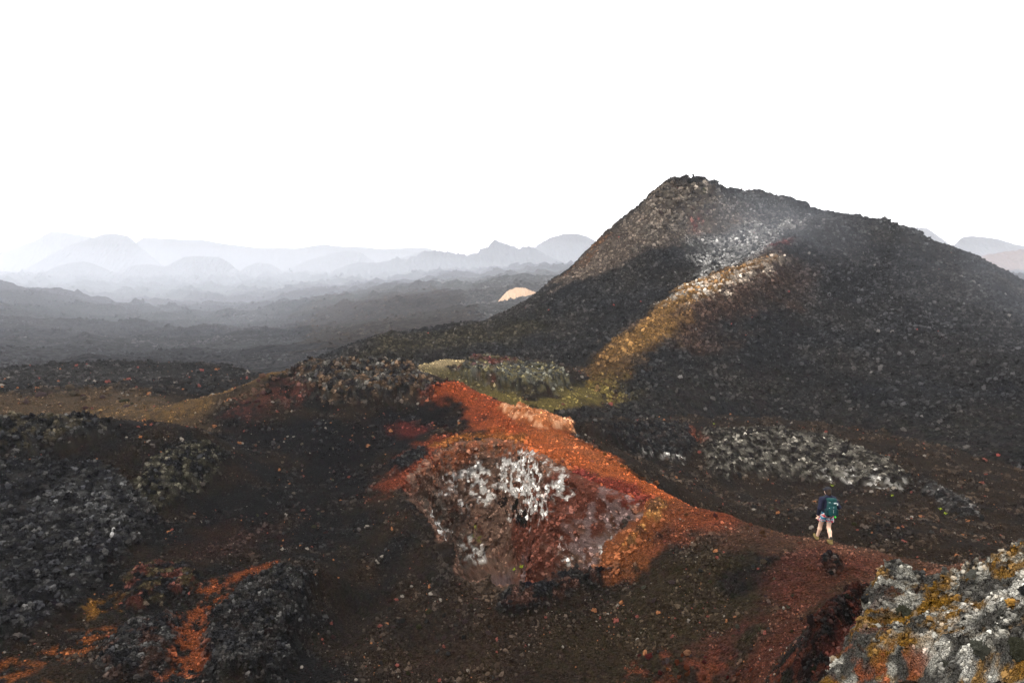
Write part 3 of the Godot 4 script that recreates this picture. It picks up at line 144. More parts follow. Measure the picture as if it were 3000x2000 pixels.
# kind, x, z, radius of each loose stone
var STONES := PackedFloat32Array([0, 5.54, -15.9, 0.07, 0, 5.71, -14.94, 0.029, 0, 6.7, -15.75, 0.048, 0, 5.47, -17.99, 0.047, 0, 3.83, -19.01, 0.065, 0, 6.63, -17.99, 0.053, 0, 6.14, -18.32, 0.053, 0, 4.55, -18.53, 0.088, 0, 4.1, -15.56, 0.04, 0, 3.79, -15.71, 0.066, 0, 6.9, -17.19, 0.041, 0, 4.5, -19.37, 0.044, 0, 3.26, -16.98, 0.04, 0, 6.45, -16.54, 0.038, 0, 6.54, -18.55, 0.058, 0, 5.83, -15.23, 0.044, 0, 4.76, -16.85, 0.032, 0, 3.69, -15.69, 0.051, 0, 6.29, -14.54, 0.034, 0, 5.16, -15.94, 0.033, 0, 5.97, -15.08, 0.044, 0, 3.95, -18.14, 0.073, 0, 4.33, -15.61, 0.041, 0, 4.99, -18.5, 0.037, 0, 5.48, -14.77, 0.031, 0, 6.97, -16.16, 0.039, 0, 5.35, -15.63, 0.039, 0, 3.22, -15.96, 0.031, 0, 6.93, -18.05, 0.077, 0, 5.51, -15.71, 0.032, 0, 3.66, -16.12, 0.037, 0, 6.63, -14.83, 0.047, 0, 5.07, -16.16, 0.041, 0, 5.35, -18.53, 0.066, 1, 5.11, -12.36, 0.037, 1, 3.43, -16.12, 0.084, 1, 4.15, -15.07, 0.052, 1, 4.95, -14.34, 0.04, 1, 3.98, -15.5, 0.053, 1, 3.93, -15.1, 0.049, 1, 3.12, -16, 0.042, 1, 4.44, -14.83, 0.072, 1, 4.14, -15.21, 0.078, 1, 4.11, -15.05, 0.054, 1, 4.71, -11.28, 0.034, 1, 3.56, -15.42, 0.057, 1, 5.03, -14.31, 0.048, 1, 5.25, -14.13, 0.046, 1, 4.86, -14.45, 0.047, 1, 3.24, -16.36, 0.048, 1, 3.75, -15.44, 0.05, 1, 4.61, -15.35, 0.035, 1, 4.16, -15.73, 0.04, 1, 4.54, -15.2, 0.049, 1, 3.77, -15.23, 0.034, 1, 3.99, -15.57, 0.056, 2, -3.99, -21.21, 0.061, 2, -2.81, -19.53, 0.083, 2, -1.41, -18.8, 0.06, 2, -3.91, -20.75, 0.059, 2, -0.51, -17.12, 0.049, 2, -1.26, -19.95, 0.041, 2, -2.59, -20.12, 0.088, 2, -3.62, -19.51, 0.044, 2, -0.69, -18.66, 0.096, 2, -2.61, -19.73, 0.068, 2, -3.51, -19.9, 0.069, 2, -4.06, -19.51, 0.041, 2, -3.38, -19.92, 0.094, 2, -5.37, -19.39, 0.068, 2, -1.68, -19.41, 0.045, 2, -0.65, -18.87, 0.054, 2, -2.14, -18.46, 0.057, 2, -1.75, -19.27, 0.053, 2, -3.95, -19.25, 0.051, 2, -1.67, -18.39, 0.036, 2, -2.85, -17.59, 0.058, 2, -5.1, -18.37, 0.048, 2, -1.82, -18.3, 0.073, 2, -3.6, -19.65, 0.064, 2, -3.68, -18.03, 0.054, 2, -2, -18.96, 0.067, 2, -1.1, -19.46, 0.052, 2, -3.07, -19.68, 0.042, 2, -1.63, -19.92, 0.068, 2, -1.41, -18.1, 0.035, 2, -0.4, -17.04, 0.052, 2, -1.4, -19.37, 0.085, 2, -2.09, -19.92, 0.071, 2, -4.62, -19.08, 0.049, 3, -9.28, -35.31, 0.06, 3, -13, -33.86, 0.072, 3, -7.26, -34.96, 0.07, 3, -8.4, -31.3, 0.078, 3, -10.59, -28.19, 0.049, 3, -7.87, -27.43, 0.058, 3, -10.07, -29.94, 0.082, 3, -9.78, -34.2, 0.062, 3, -8.19, -34.32, 0.078, 3, -10.54, -28.47, 0.048, 3, -9.01, -33.45, 0.081, 3, -9.07, -28.15, 0.046, 3, -12.51, -32.39, 0.081, 3, -11.82, -33.78, 0.085, 3, -7.67, -34.83, 0.076, 3, -10.96, -31.8, 0.069, 3, -10.66, -33.9, 0.081, 3, -7.26, -32.08, 0.077, 3, -8.24, -30.54, 0.07, 3, -13.02, -34.36, 0.061, 3, -6.6, -31.53, 0.073, 3, -8.1, -27.6, 0.06, 3, -10.24, -34.45, 0.06, 3, -9.99, -31.72, 0.077, 3, -11.04, -32.35, 0.056, 3, -10.43, -30.42, 0.074, 3, -8.47, -27.13, 0.061, 3, -7.96, -27.17, 0.046, 3, -9.57, -29.03, 0.066, 3, -12.37, -34.75, 0.063, 4, 7.55, -19.63, 0.047, 4, 8.17, -19.58, 0.056, 4, 6.58, -21.34, 0.088, 4, 8.89, -18.53, 0.058, 4, 5.74, -21.69, 0.053, 4, 8.24, -18.82, 0.048, 4, 6.27, -21.96, 0.067, 4, 10.15, -17.21, 0.038, 4, 7.92, -20.07, 0.045, 4, 7.45, -20.57, 0.06, 4, 6.55, -21.08, 0.051, 4, 6.08, -21.79, 0.045, 4, 9.86, -17.06, 0.051, 4, 5.57, -22.09, 0.056, 4, 7.55, -19.87, 0.084, 4, 7.26, -20.32, 0.06, 5, -32.94, -46.86, 0.166, 5, -25.92, -46.86, 0.114, 5, -32.93, -48.8, 0.142, 5, -33.08, -49.05, 0.164, 5, -32.29, -47.15, 0.133, 5, -30.08, -47.15, 0.161, 5, -23.59, -43.9, 0.151, 5, -28.1, -44.28, 0.217, 5, -25.11, -43.79, 0.174, 5, -31.24, -48.39, 0.113, 5, -30.34, -45.11, 0.121, 5, -25.28, -44.72, 0.102, 5, -32.6, -46.57, 0.251, 5, -28.39, -47.56, 0.138, 5, -32.47, -49.47, 0.234, 5, -27.72, -48.45, 0.149, 5, -26.47, -45.89, 0.256, 5, -32.87, -46.8, 0.172, 5, -29.48, -46.4, 0.24, 5, -26.47, -42.99, 0.136, 5, -25.35, -45.72, 0.158, 5, -32.5, -45.05, 0.202, 5, -30.72, -47.73, 0.127, 5, -28.45, -46.8, 0.16, 5, -31.03, -47.56, 0.27, 5, -24.14, -44.12, 0.126, 6, 5.1, -27.6, 0.054, 6, 4.75, -27.2, 0.075, 6, 4.66, -27.27, 0.105, 6, 5.69, -28.47, 0.065, 6, 4.89, -27.37, 0.057, 6, 3.67, -30.2, 0.067, 6, 5.19, -27.74, 0.095, 6, 6.23, -28.93, 0.074, 6, 5.58, -28.33, 0.064, 6, 4.95, -27.43, 0.06, 6, 4.03, -28.89, 0.107, 6, 4.53, -27.33, 0.076, 6, 4.15, -28.01, 0.074, 6, 6.31, -29, 0.112, 7, 15.07, -27.5, 0.06, 7, 15.64, -28.64, 0.09, 7, 13.88, -34.83, 0.084, 7, 14.93, -26.83, 0.082, 7, 13.99, -34.36, 0.096, 7, 14.78, -28.64, 0.087, 7, 13.53, -33.65, 0.136, 7, 11.95, -29.9, 0.086, 7, 11.19, -30.54, 0.136, 7, 14.86, -28.36, 0.069, 7, 15.7, -28.26, 0.064, 7, 16.05, -28.78, 0.056, 7, 14.21, -28.36, 0.061, 7, 14.39, -28.01, 0.078, 7, 11.16, -31.07, 0.138, 7, 13.17, -28.64, 0.117, 7, 12.44, -29.5, 0.088, 7, 11.88, -34.45, 0.073, 7, 11.83, -30.01, 0.092, 7, 15.28, -26.8, 0.079, 7, 16.54, -25.92, 0.105, 7, 11.73, -34.7, 0.069, 7, 13.1, -29.94, 0.083, 7, 11.59, -32.35, 0.084, 7, 11.58, -30.2, 0.072, 7, 14.22, -27.37, 0.085, 8, -3.03, -32.51, 0.088, 8, -3.61, -32, 0.163, 8, -3.76, -31.64, 0.096, 8, -3.04, -32.59, 0.088, 8, -2.96, -32.67, 0.075, 8, -3.84, -31.03, 0.073, 8, -4.06, -30.54, 0.116, 8, -3.56, -31.57, 0.075, 8, -3.22, -32.67, 0.113, 8, -4.21, -30.31, 0.09, 8, -3.65, -32.16, 0.124, 8, -3.62, -31.84, 0.075, 8, -2.71, -32.79, 0.1, 8, -3.6, -31.61, 0.092, 8, -2.81, -32.71, 0.106, 8, -4.08, -30.16, 0.13, 8, -2.84, -32.59, 0.138, 8, -2.98, -32.51, 0.12, 9, -14.26, -38.15, 0.133, 9, -14.66, -40.43, 0.107, 9, -14.31, -41.03, 0.089, 9, -15.29, -40.03, 0.2, 9, -15.34, -41.59, 0.201, 9, -14.42, -40.93, 0.14, 9, -13.91, -41.49, 0.091, 9, -14.69, -38.77, 0.145, 9, -15.05, -39.54, 0.137, 9, -15.45, -41.13, 0.121, 9, -14.65, -39.74, 0.169, 9, -14.85, -39.4, 0.092, 9, -14.18, -40.98, 0.11, 9, -15.22, -38.68, 0.1, 9, -14.01, -38.87, 0.078, 9, -15.35, -39.98, 0.098, 9, -14.8, -39.79, 0.176, 9, -14.63, -39.59, 0.181, 10, -6.66, -22.53, 0.052, 10, -7.49, -26.15, 0.065, 10, -8.72, -25.08, 0.077, 10, -8, -23.26, 0.048, 10, -8.57, -24.35, 0.053, 10, -10.96, -26.02, 0.061, 10, -7.23, -25.51, 0.086, 10, -8.1, -25.58, 0.076, 10, -8.81, -24.08, 0.053, 10, -7.44, -24.92, 0.076, 10, -10.74, -26.21, 0.075, 10, -11.24, -26.15, 0.077, 10, -7.78, -26.34, 0.07, 10, -7.79, -24.23, 0.065, 10, -7.39, -26.02, 0.052, 10, -10.88, -26.12, 0.065, 10, -7.14, -23.84, 0.048, 10, -7.83, -26.05, 0.075, 10, -10.2, -26.47, 0.076, 10, -7.33, -24.8, 0.052, 10, -8.59, -22.7, 0.049, 10, -9.86, -26.21, 0.064, 11, 6.42, -16.26, 0.067, 12, 4.29, -15.73, 0.1])
const PLANTS: Array[Vector3] = [Vector3(21.1, -4.07, -32.55), Vector3(20.91, -4.03, -31.84), Vector3(20.04, -4.22, -34.88), Vector3(14.1, -3.17, -46.8), Vector3(20.13, -3.26, -26.31), Vector3(18, -4.46, -37.27), Vector3(0.4, -4.65, -27.33), Vector3(0.07, -4.92, -27.67)]


var rng := RandomNumberGenerator.new()
var wander := FastNoiseLite.new()      # slow noise that makes edges wander
var grain := FastNoiseLite.new()       # fine noise that breaks stains into crusts
var lumps := FastNoiseLite.new()       # rounded cells: clinker
var folds := FastNoiseLite.new()       # ridged noise: gullies, crags
var names := {}

# ---------------------------------------------------------------- a sheet of terrain
class Sheet:
	var nx := 0
	var nz := 0
	var zs := PackedFloat32Array()
	var half := PackedFloat32Array()
	var middle := 0.0
	var pos := PackedVector3Array()
	var col := PackedColorArray()
	var keep := PackedByteArray()

	func lay(columns: int, rows: PackedFloat32Array, widths: PackedFloat32Array, centre := 0.0) -> void:
		nx = columns
		nz = rows.size()
		zs = rows
		half = widths
		middle = centre
		pos.resize(nx * nz)
		col.resize(nx * nz)
		for j in nz:
			var step := 2.0 * half[j] / (nx - 1)
			for i in nx:
				pos[j * nx + i] = Vector3(middle - half[j] + step * i, 0.0, zs[j])

	func row_of(z: float) -> int:
		var a := 0
		var b := nz - 1
		while b - a > 1:
			var m := (a + b) >> 1
			if zs[m] >= z:
				a = m
			else:
				b = m
		return a

	func inside(x: float, z: float) -> bool:
		if z > zs[0] or z < zs[nz - 1]:
			return false
		return absf(x - middle) < half[row_of(z)] * 0.995

	func height(x: float, z: float) -> float:
		var j := row_of(z)
		var t := clampf((zs[j] - z) / (zs[j] - zs[j + 1]), 0.0, 1.0)
		return lerpf(along(j, x), along(j + 1, x), t)

	func along(j: int, x: float) -> float:
		var u := clampf((x - middle + half[j]) / (2.0 * half[j]) * (nx - 1), 0.0, nx - 1.001)
		var i := int(u)
		return lerpf(pos[j * nx + i].y, pos[j * nx + i + 1].y, u - i)

	func colour(x: float, z: float) -> Color:
		var j := row_of(z)
		return col[j * nx + int(clampf((x - middle + half[j]) / (2.0 * half[j]) * (nx - 1) + 0.5, 0.0, nx - 1.0))]

	func mesh() -> ArrayMesh:
		var normal := PackedVector3Array()
		normal.resize(pos.size())
		for j in nz:
			var up := maxi(j - 1, 0) * nx
			var down := mini(j + 1, nz - 1) * nx
			for i in nx:
				var k := j * nx
				var a := pos[k + mini(i + 1, nx - 1)] - pos[k + maxi(i - 1, 0)]
				var b := pos[down + i] - pos[up + i]
				normal[k + i] = a.cross(b).normalized()
		var index := PackedInt32Array()
		index.resize((nx - 1) * (nz - 1) * 6)
		var n := 0
		var cut := keep.size() > 0
		for j in nz - 1:
			for i in nx - 1:
				var k := j * nx + i
				if cut and not (keep[k] or keep[k + 1] or keep[k + nx] or keep[k + nx + 1]):
					continue
				index[n] = k
				index[n + 1] = k + nx
				index[n + 2] = k + 1
				index[n + 3] = k + 1
				index[n + 4] = k + nx
				index[n + 5] = k + nx + 1
				n += 6
		index.resize(n)
		var arrays := []
		arrays.resize(Mesh.ARRAY_MAX)
		arrays[Mesh.ARRAY_VERTEX] = pos
		arrays[Mesh.ARRAY_NORMAL] = normal
		arrays[Mesh.ARRAY_COLOR] = col
		arrays[Mesh.ARRAY_INDEX] = index
		var m := ArrayMesh.new()
		m.add_surface_from_arrays(Mesh.PRIMITIVE_TRIANGLES, arrays)
		return m

# a smooth surface through surveyed points (thin plate)
class Plate:
	var px := PackedFloat64Array()
	var pz := PackedFloat64Array()
	var w := PackedFloat64Array()
	var n := 0

	func fit(points: Array[Vector3], give: float) -> void:
		n = points.size()
		var m := n + 3
		var rows: Array[PackedFloat64Array] = []
		for i in n:
			px.append(points[i].x)
			pz.append(points[i].z)
		for i in m:
			var r := PackedFloat64Array()
			r.resize(m + 1)
			rows.append(r)
		for i in n:
			var r := rows[i]
			for k in n:
				var dx := px[i] - px[k]
				var dz := pz[i] - pz[k]
				var q := dx * dx + dz * dz
				r[k] = 0.5 * q * log(q + 1e-9)
			r[i] += give
			r[n] = 1.0
			r[n + 1] = px[i]
			r[n + 2] = pz[i]
			r[m] = points[i].y
			rows[i] = r
		for k in n:
			rows[n][k] = 1.0
			rows[n + 1][k] = px[k]
			rows[n + 2][k] = pz[k]
		for c in m:
			var best := c
			for i in range(c + 1, m):
				if absf(rows[i][c]) > absf(rows[best][c]):
					best = i
			var t := rows[best]
			rows[best] = rows[c]
			rows[c] = t
			for i in range(c + 1, m):
				var r := rows[i]
				var f := r[c] / t[c]
				if f == 0.0:
					continue
				for k in range(c, m + 1):
					r[k] -= f * t[k]
				rows[i] = r
		w.resize(m)
		for c in range(m - 1, -1, -1):
			var s := rows[c][m]
			for k in range(c + 1, m):
				s -= rows[c][k] * w[k]
			w[c] = s / rows[c][c]

	func at(x: float, z: float) -> float:
		var s := w[n] + w[n + 1] * x + w[n + 2] * z
		for k in n:
			var dx := x - px[k]
			var dz := z - pz[k]
			var q := dx * dx + dz * dz + 1e-9
			s += 0.5 * q * log(q) * w[k]
		return s

# the plate sampled on a coarse lattice and read back with a cubic
class Lattice:
	var x0 := 0.0
	var z0 := 0.0
	var step := 1.0
	var nx := 0
	var nz := 0
	var h := PackedFloat32Array()

	func sample(p: Plate, xa: float, za: float, xb: float, zb: float, size: float) -> void:
		x0 = xa - size
		z0 = za - size
		step = size
		nx = int((xb - xa) / size) + 4
		nz = int((zb - za) / size) + 4
		h.resize(nx * nz)
		for j in nz:
			for i in nx:
				h[j * nx + i] = p.at(x0 + i * size, z0 + j * size)

	func cubic(a: float, b: float, c: float, d: float, t: float) -> float:
		return b + 0.5 * t * (c - a + t * (2.0 * a - 5.0 * b + 4.0 * c - d + t * (3.0 * (b - c) + d - a)))

	func at(x: float, z: float) -> float:
		var u := clampf((x - x0) / step, 1.0, nx - 2.01)
		var v := clampf((z - z0) / step, 1.0, nz - 2.01)
		var i := int(u)
		var j := int(v)
		u -= i
		v -= j
		var k := (j - 1) * nx + i - 1
		var a := cubic(h[k], h[k + 1], h[k + 2], h[k + 3], u)
		k += nx
		var b := cubic(h[k], h[k + 1], h[k + 2], h[k + 3], u)
		k += nx
		var c := cubic(h[k], h[k + 1], h[k + 2], h[k + 3], u)
		k += nx
		var d := cubic(h[k], h[k + 1], h[k + 2], h[k + 3], u)
		return cubic(a, b, c, d, v)

# ---------------------------------------------------------------- helpers
func numbered(called: String) -> String:
	var n: int = names.get(called, 0)
	names[called] = n + 1
	return called if n == 0 else "%s_%03d" % [called, n]

func tag(o: Node, label := "", category := "", group := "", kind := "") -> Node:
	if label: o.set_meta("label", label)
	if category: o.set_meta("category", category)
	if group: o.set_meta("group", group)
	if kind: o.set_meta("kind", kind)
	return o

func put(called: String, mesh: Mesh, material: Material, parent: Node = null) -> MeshInstance3D:
	var o := MeshInstance3D.new()
	o.name = numbered(called) if parent == null else called
	o.mesh = mesh
	o.material_override = material
	(self if parent == null else parent).add_child(o, true)
	return o

func land(called: String, mesh: Mesh, material: Material, label: String) -> MeshInstance3D:
	var o := put(called, mesh, material)
	tag(o, label, called.replace("_", " "), "", "structure")
	return o

func noise(kind: int, frequency: float, octaves: int, s: int) -> FastNoiseLite:
	var f := FastNoiseLite.new()
	f.noise_type = kind
	f.frequency = frequency
	f.seed = s
	f.fractal_type = FastNoiseLite.FRACTAL_FBM if octaves > 1 else FastNoiseLite.FRACTAL_NONE
	f.fractal_octaves = octaves
	return f

func picture(f: FastNoiseLite, size: int, low: float, high: float, sharpen := 1.0) -> ImageTexture:
	var im := f.get_seamless_image(size, size, false, false, 0.15, true)
	im.convert(Image.FORMAT_L8)
	var bytes := im.get_data()
	for i in bytes.size():
		var v := bytes[i] / 255.0
		v = clampf((v - 0.5) * sharpen + 0.5, 0.0, 1.0)
		bytes[i] = int(255.0 * lerpf(low, high, v))
	im = Image.create_from_data(size, size, false, Image.FORMAT_L8, bytes)
	im.generate_mipmaps()
	return ImageTexture.create_from_image(im)

func stone_material(metres: float, relief_cm: float, rough: float, grain_map: Texture2D, relief_map: Texture2D, in_world := true) -> StandardMaterial3D:
	var m := StandardMaterial3D.new()
	m.vertex_color_use_as_albedo = true
	m.roughness = rough
	m.metallic_specular = 0.08
	if grain_map:
		m.albedo_texture = grain_map
	if relief_map:
		m.heightmap_enabled = true
		m.heightmap_texture = relief_map
		m.heightmap_scale = relief_cm
	if grain_map or relief_map:
		m.uv1_triplanar = true
		m.uv1_world_triplanar = in_world
		m.uv1_scale = Vector3.ONE / metres
	return m

# colour that lies in the matter itself: rust, ash, lichen, salt crusts
func stain(s: Sheet, where: String) -> void:
	for d in STAINS:
		if d[0] != where:
			continue
		var tint: Color = d[1]
		var wide: float = d[2]
		var soft: float = d[3]
		var amp: float = d[4]
		var fr: float = d[5] * 10.0
		var cover: float = d[6]
		var cut: float = d[7]
		var p: Array[Vector3] = []
		for i in range(0, d[8].size(), 3):
			p.append(Vector3(d[8][i], d[8][i + 1], d[8][i + 2]))
		var lo := p[0]
		var hi := p[0]
		for v in p:
			lo = lo.min(v)
			hi = hi.max(v)
		var reach := wide + soft + amp
		lo -= Vector3(reach, reach, reach)
		hi += Vector3(reach, reach, reach)
		for j in s.nz:
			if s.zs.size() and (s.zs[j] > hi.z + 1.0 or s.zs[j] < lo.z - 1.0):
				continue
			for c in range(j * s.nx, j * s.nx + s.nx):
				var v := s.pos[c]
				if v.x < lo.x or v.x > hi.x or v.z < lo.z or v.z > hi.z or v.y < lo.y or v.y > hi.y:
					continue
				var best := 1e9
				for k in p.size() - 1:
					var e := p[k + 1] - p[k]
					var t := clampf((v - p[k]).dot(e) / (e.length_squared() + 1e-6), 0.0, 1.0)
					best = minf(best, v.distance_squared_to(p[k] + e * t))
				var q := sqrt(best) + amp * wander.get_noise_3d(v.x * fr, v.y * fr, v.z * fr) * 1.6
				var a := cover * (1.0 - smoothstep(wide - soft, wide + soft, q))
				if a < 0.01:
					continue
				if cut > -1.5:
					a *= smoothstep(cut - 0.05, cut + 0.07, grain.get_noise_3dv(v * 11.0))
				s.col[c] = s.col[c].lerp(tint, a)

func speckle(s: Sheet, amount: float) -> void:
	for i in s.col.size():
		s.col[i] = s.col[i] * (1.0 + amount * (rng.randf() * 2.0 - 1.0))

func pit_depth(x: float, z: float) -> float:
	var n := PIT_RIM.size()
	var best := 1e9
	var within := false
	for i in n:
		var a := PIT_RIM[i]
		var b := PIT_RIM[(i + 1) % n]
		if (a.y > z) != (b.y > z) and x < (b.x - a.x) * (z - a.y) / (b.y - a.y) + a.x:
			within = not within
		var e := b - a
		var t := clampf(((x - a.x) * e.x + (z - a.y) * e.y) / e.length_squared(), 0.0, 1.0)
		best = minf(best, Vector2(x, z).distance_squared_to(a + e * t))
	if not within:
		return 0.0
	var t := clampf(sqrt(best) / 3.6, 0.0, 1.0)
	return 5.6 * (1.0 - (1.0 - t) * (1.0 - t))

# a lump of lava: an icosahedron split `times` times and pushed in and out
func lump_mesh(times: int, s: int, push: float, flat: bool) -> ArrayMesh:
	var f := noise(FastNoiseLite.TYPE_SIMPLEX, 0.9, 3, s)
	var g := (1.0 + sqrt(5.0)) / 2.0
	var v: Array[Vector3] = [Vector3(-1, g, 0), Vector3(1, g, 0), Vector3(-1, -g, 0), Vector3(1, -g, 0), Vector3(0, -1, g), Vector3(0, 1, g), Vector3(0, -1, -g), Vector3(0, 1, -g), Vector3(g, 0, -1), Vector3(g, 0, 1), Vector3(-g, 0, -1), Vector3(-g, 0, 1)]
	var t: Array = [0, 11, 5, 0, 5, 1, 0, 1, 7, 0, 7, 10, 0, 10, 11, 1, 5, 9, 5, 11, 4, 11, 10, 2, 10, 7, 6, 7, 1, 8, 3, 9, 4, 3, 4, 2, 3, 2, 6, 3, 6, 8, 3, 8, 9, 4, 9, 5, 2, 4, 11, 6, 2, 10, 8, 6, 7, 9, 8, 1]
	for k in times:
		var mid := {}
		var r := []
		for i in range(0, t.size(), 3):
			var m := [0, 0, 0]
			for e in 3:
				var a: int = t[i + e]
				var b: int = t[i + (e + 1) % 3]
				var key := Vector2i(mini(a, b), maxi(a, b))
				if not mid.has(key):
					mid[key] = v.size()
					v.append((v[a].normalized() + v[b].normalized()) * 0.5)
				m[e] = mid[key]
			r.append_array([t[i], m[0], m[2], t[i + 1], m[1], m[0], t[i + 2], m[2], m[1], m[0], m[1], m[2]])
		t = r
	var squash := Vector3(1.0, 0.62 + 0.2 * sin(s * 1.7), 0.78 + 0.2 * cos(s * 2.3))
	for i in v.size():
		var d := v[i].normalized()
		var n := f.get_noise_3dv(d * 1.1) * push + f.get_noise_3dv(d * 3.4 + Vector3(5, 0, 0)) * push * 0.55
		v[i] = d * (1.0 + n) * squash
	var st := SurfaceTool.new()
	st.begin(Mesh.PRIMITIVE_TRIANGLES)
	st.set_smooth_group(-1 if flat else 0)
	for i in range(0, t.size(), 3):
		st.add_vertex(v[t[i]])
		st.add_vertex(v[t[i + 2]])
		st.add_vertex(v[t[i + 1]])
	if not flat:
		st.index()
	st.generate_normals()
	return st.commit()

func turned(size: Vector3) -> Basis:
	return Basis.from_euler(Vector3(rng.randf() * TAU, rng.randf() * TAU, rng.randf() * TAU)) * Basis.from_scale(size)

func scatter(called: String, label: String, mesh: Mesh, material: Material, where: Array, parent: Node = null) -> void:
	if where.is_empty():
		return
	var mm := MultiMesh.new()
	mm.transform_format = MultiMesh.TRANSFORM_3D
	mm.use_colors = true
	mm.mesh = mesh
	mm.instance_count = where.size()
	for i in where.size():
		mm.set_instance_transform(i, where[i][0])
		mm.set_instance_color(i, where[i][1])
	var o := MultiMeshInstance3D.new()
	o.name = numbered(called) if parent == null else called
	o.multimesh = mm
	o.material_override = material
	(self if parent == null else parent).add_child(o, true)
	if parent == null:
		tag(o, label, "gravel" if called == "gravel" else "rubble", "", "stuff")
	else:
		o.set_meta("kind", "stuff")

# ---------------------------------------------------------------- the scene
var ground := Sheet.new()
var mountain := Sheet.new()
var plain := Sheet.new()
var stone_small: Array[ArrayMesh] = []
var stone_large: Array[ArrayMesh] = []
var gravel_material: StandardMaterial3D
var rock_material: StandardMaterial3D
var crust_material: StandardMaterial3D

func top_height(x: float, z: float) -> float:
	var h := -99.0
	if ground.inside(x, z):
		h = ground.height(x, z)
	if mountain.inside(x, z):
		h = maxf(h, mountain.height(x, z))
	return h

func top_colour(x: float, z: float) -> Color:
	if mountain.inside(x, z) and (not ground.inside(x, z) or mountain.height(x, z) > ground.height(x, z)):
		return mountain.colour(x, z)
	return ground.colour(x, z)

func _ready() -> void:
	# camera
	var cam := Camera3D.new()
	cam.name = "camera"
	cam.position = Vector3(0, 8, 0)
	cam.rotation_degrees.x = -6.5
	cam.fov = 53.0
	cam.far = 12000.0
	cam.near = 0.1
	add_child(cam)
	cam.current = true
	# overcast sky and mist
	var sky_material := ProceduralSkyMaterial.new()
	sky_material.sky_top_color = Color(1, 1, 1)
	sky_material.sky_horizon_color = Color(1, 1, 1)
	sky_material.ground_bottom_color = Color(0.9, 0.9, 0.92)
	sky_material.ground_horizon_color = Color(1, 1, 1)
	sky_material.sky_energy_multiplier = 1.15
	sky_material.ground_energy_multiplier = 1.15
	sky_material.sun_angle_max = 0.0
	var env := Environment.new()
	env.background_mode = Environment.BG_SKY
	env.sky = Sky.new()
	env.sky.sky_material = sky_material
	env.tonemap_mode = Environment.TONE_MAPPER_LINEAR
	env.tonemap_exposure = 2.35
	env.sdfgi_enabled = true
	env.ssao_enabled = true
	env.ssil_enabled = true
	env.fog_enabled = true
	env.fog_density = 0.00015
	env.fog_light_color = Color(0.96, 0.97, 1.0)
	var world := WorldEnvironment.new()
	world.name = "world"
	world.environment = env
	add_child(world)
	# the sun behind thin cloud: a wide soft disc high behind the left shoulder
	var sun := DirectionalLight3D.new()
	sun.name = "sun"
	sun.light_energy = 0.5
	sun.light_angular_distance = 10.0
	sun.light_color = Color(1.0, 0.96, 0.9)
	sun.shadow_enabled = true
	sun.rotation_degrees = Vector3(-52, -48, 0)
	add_child(sun)

	env.volumetric_fog_enabled = true
	env.volumetric_fog_density = 0.0
	mist(Vector3(-320, -14, -560), Vector3(1500, 130, 960), 0.0006, "thin mist lying over the lava plain")
	mist(Vector3(73, 9, -62), Vector3(60, 40, 44), 0.0042, "thin mist drifting across the flank of the big cone")
	mist(Vector3(29, 11, -76), Vector3(20, 13, 13), 0.006, "thin steam rising in the hollow of the big cone")

	rng.seed = 4711
	wander = noise(FastNoiseLite.TYPE_SIMPLEX, 0.1, 4, 11)
	grain = noise(FastNoiseLite.TYPE_SIMPLEX, 0.16, 4, 23)
	lumps = noise(FastNoiseLite.TYPE_CELLULAR, 1.0, 1, 5)
	lumps.cellular_return_type = FastNoiseLite.RETURN_DISTANCE
	folds = noise(FastNoiseLite.TYPE_SIMPLEX, 0.05, 4, 31)
	folds.fractal_type = FastNoiseLite.FRACTAL_RIDGED
	var fine_grain := picture(noise(FastNoiseLite.TYPE_SIMPLEX, 0.06, 5, 3), 512, 0.3, 1.0, 2.2)
	var pebbles := noise(FastNoiseLite.TYPE_CELLULAR, 0.07, 2, 12)
	pebbles.cellular_return_type = FastNoiseLite.RETURN_CELL_VALUE
	var pebble_grain := picture(pebbles, 1024, 0.2, 1.0, 1.1)
	var cells := noise(FastNoiseLite.TYPE_CELLULAR, 0.045, 4, 8)
	cells.cellular_return_type = FastNoiseLite.RETURN_DISTANCE
	var relief := picture(cells, 512, 1.0, 0.0, 1.3)
	var soil_material := stone_material(2.6, 6.0, 0.9, pebble_grain, relief)
	var slope_material := stone_material(9.0, 24.0, 0.9, pebble_grain, relief)
	var plain_material := stone_material(60.0, 150.0, 0.95, pebble_grain, relief)
	gravel_material = stone_material(1, 0, 0.8, null, null)
	rock_material = stone_material(1.6, 9.0, 0.85, fine_grain, relief, false)
	crust_material = stone_material(0.7, 4.0, 0.82, fine_grain, relief)
	for k in 5:
		stone_small.append(lump_mesh(1, 40 + k, 0.75, true))
	for k in 5:
		stone_large.append(lump_mesh(3, 60 + k, 0.6, false))

	build_ground(soil_material)
	build_mountain(slope_material)
	build_plain(plain_material)
	build_hills(gravel_material)
	build_outcrops()
	build_gravel()
	build_rocks()
	build_hiker()
	build_plants()

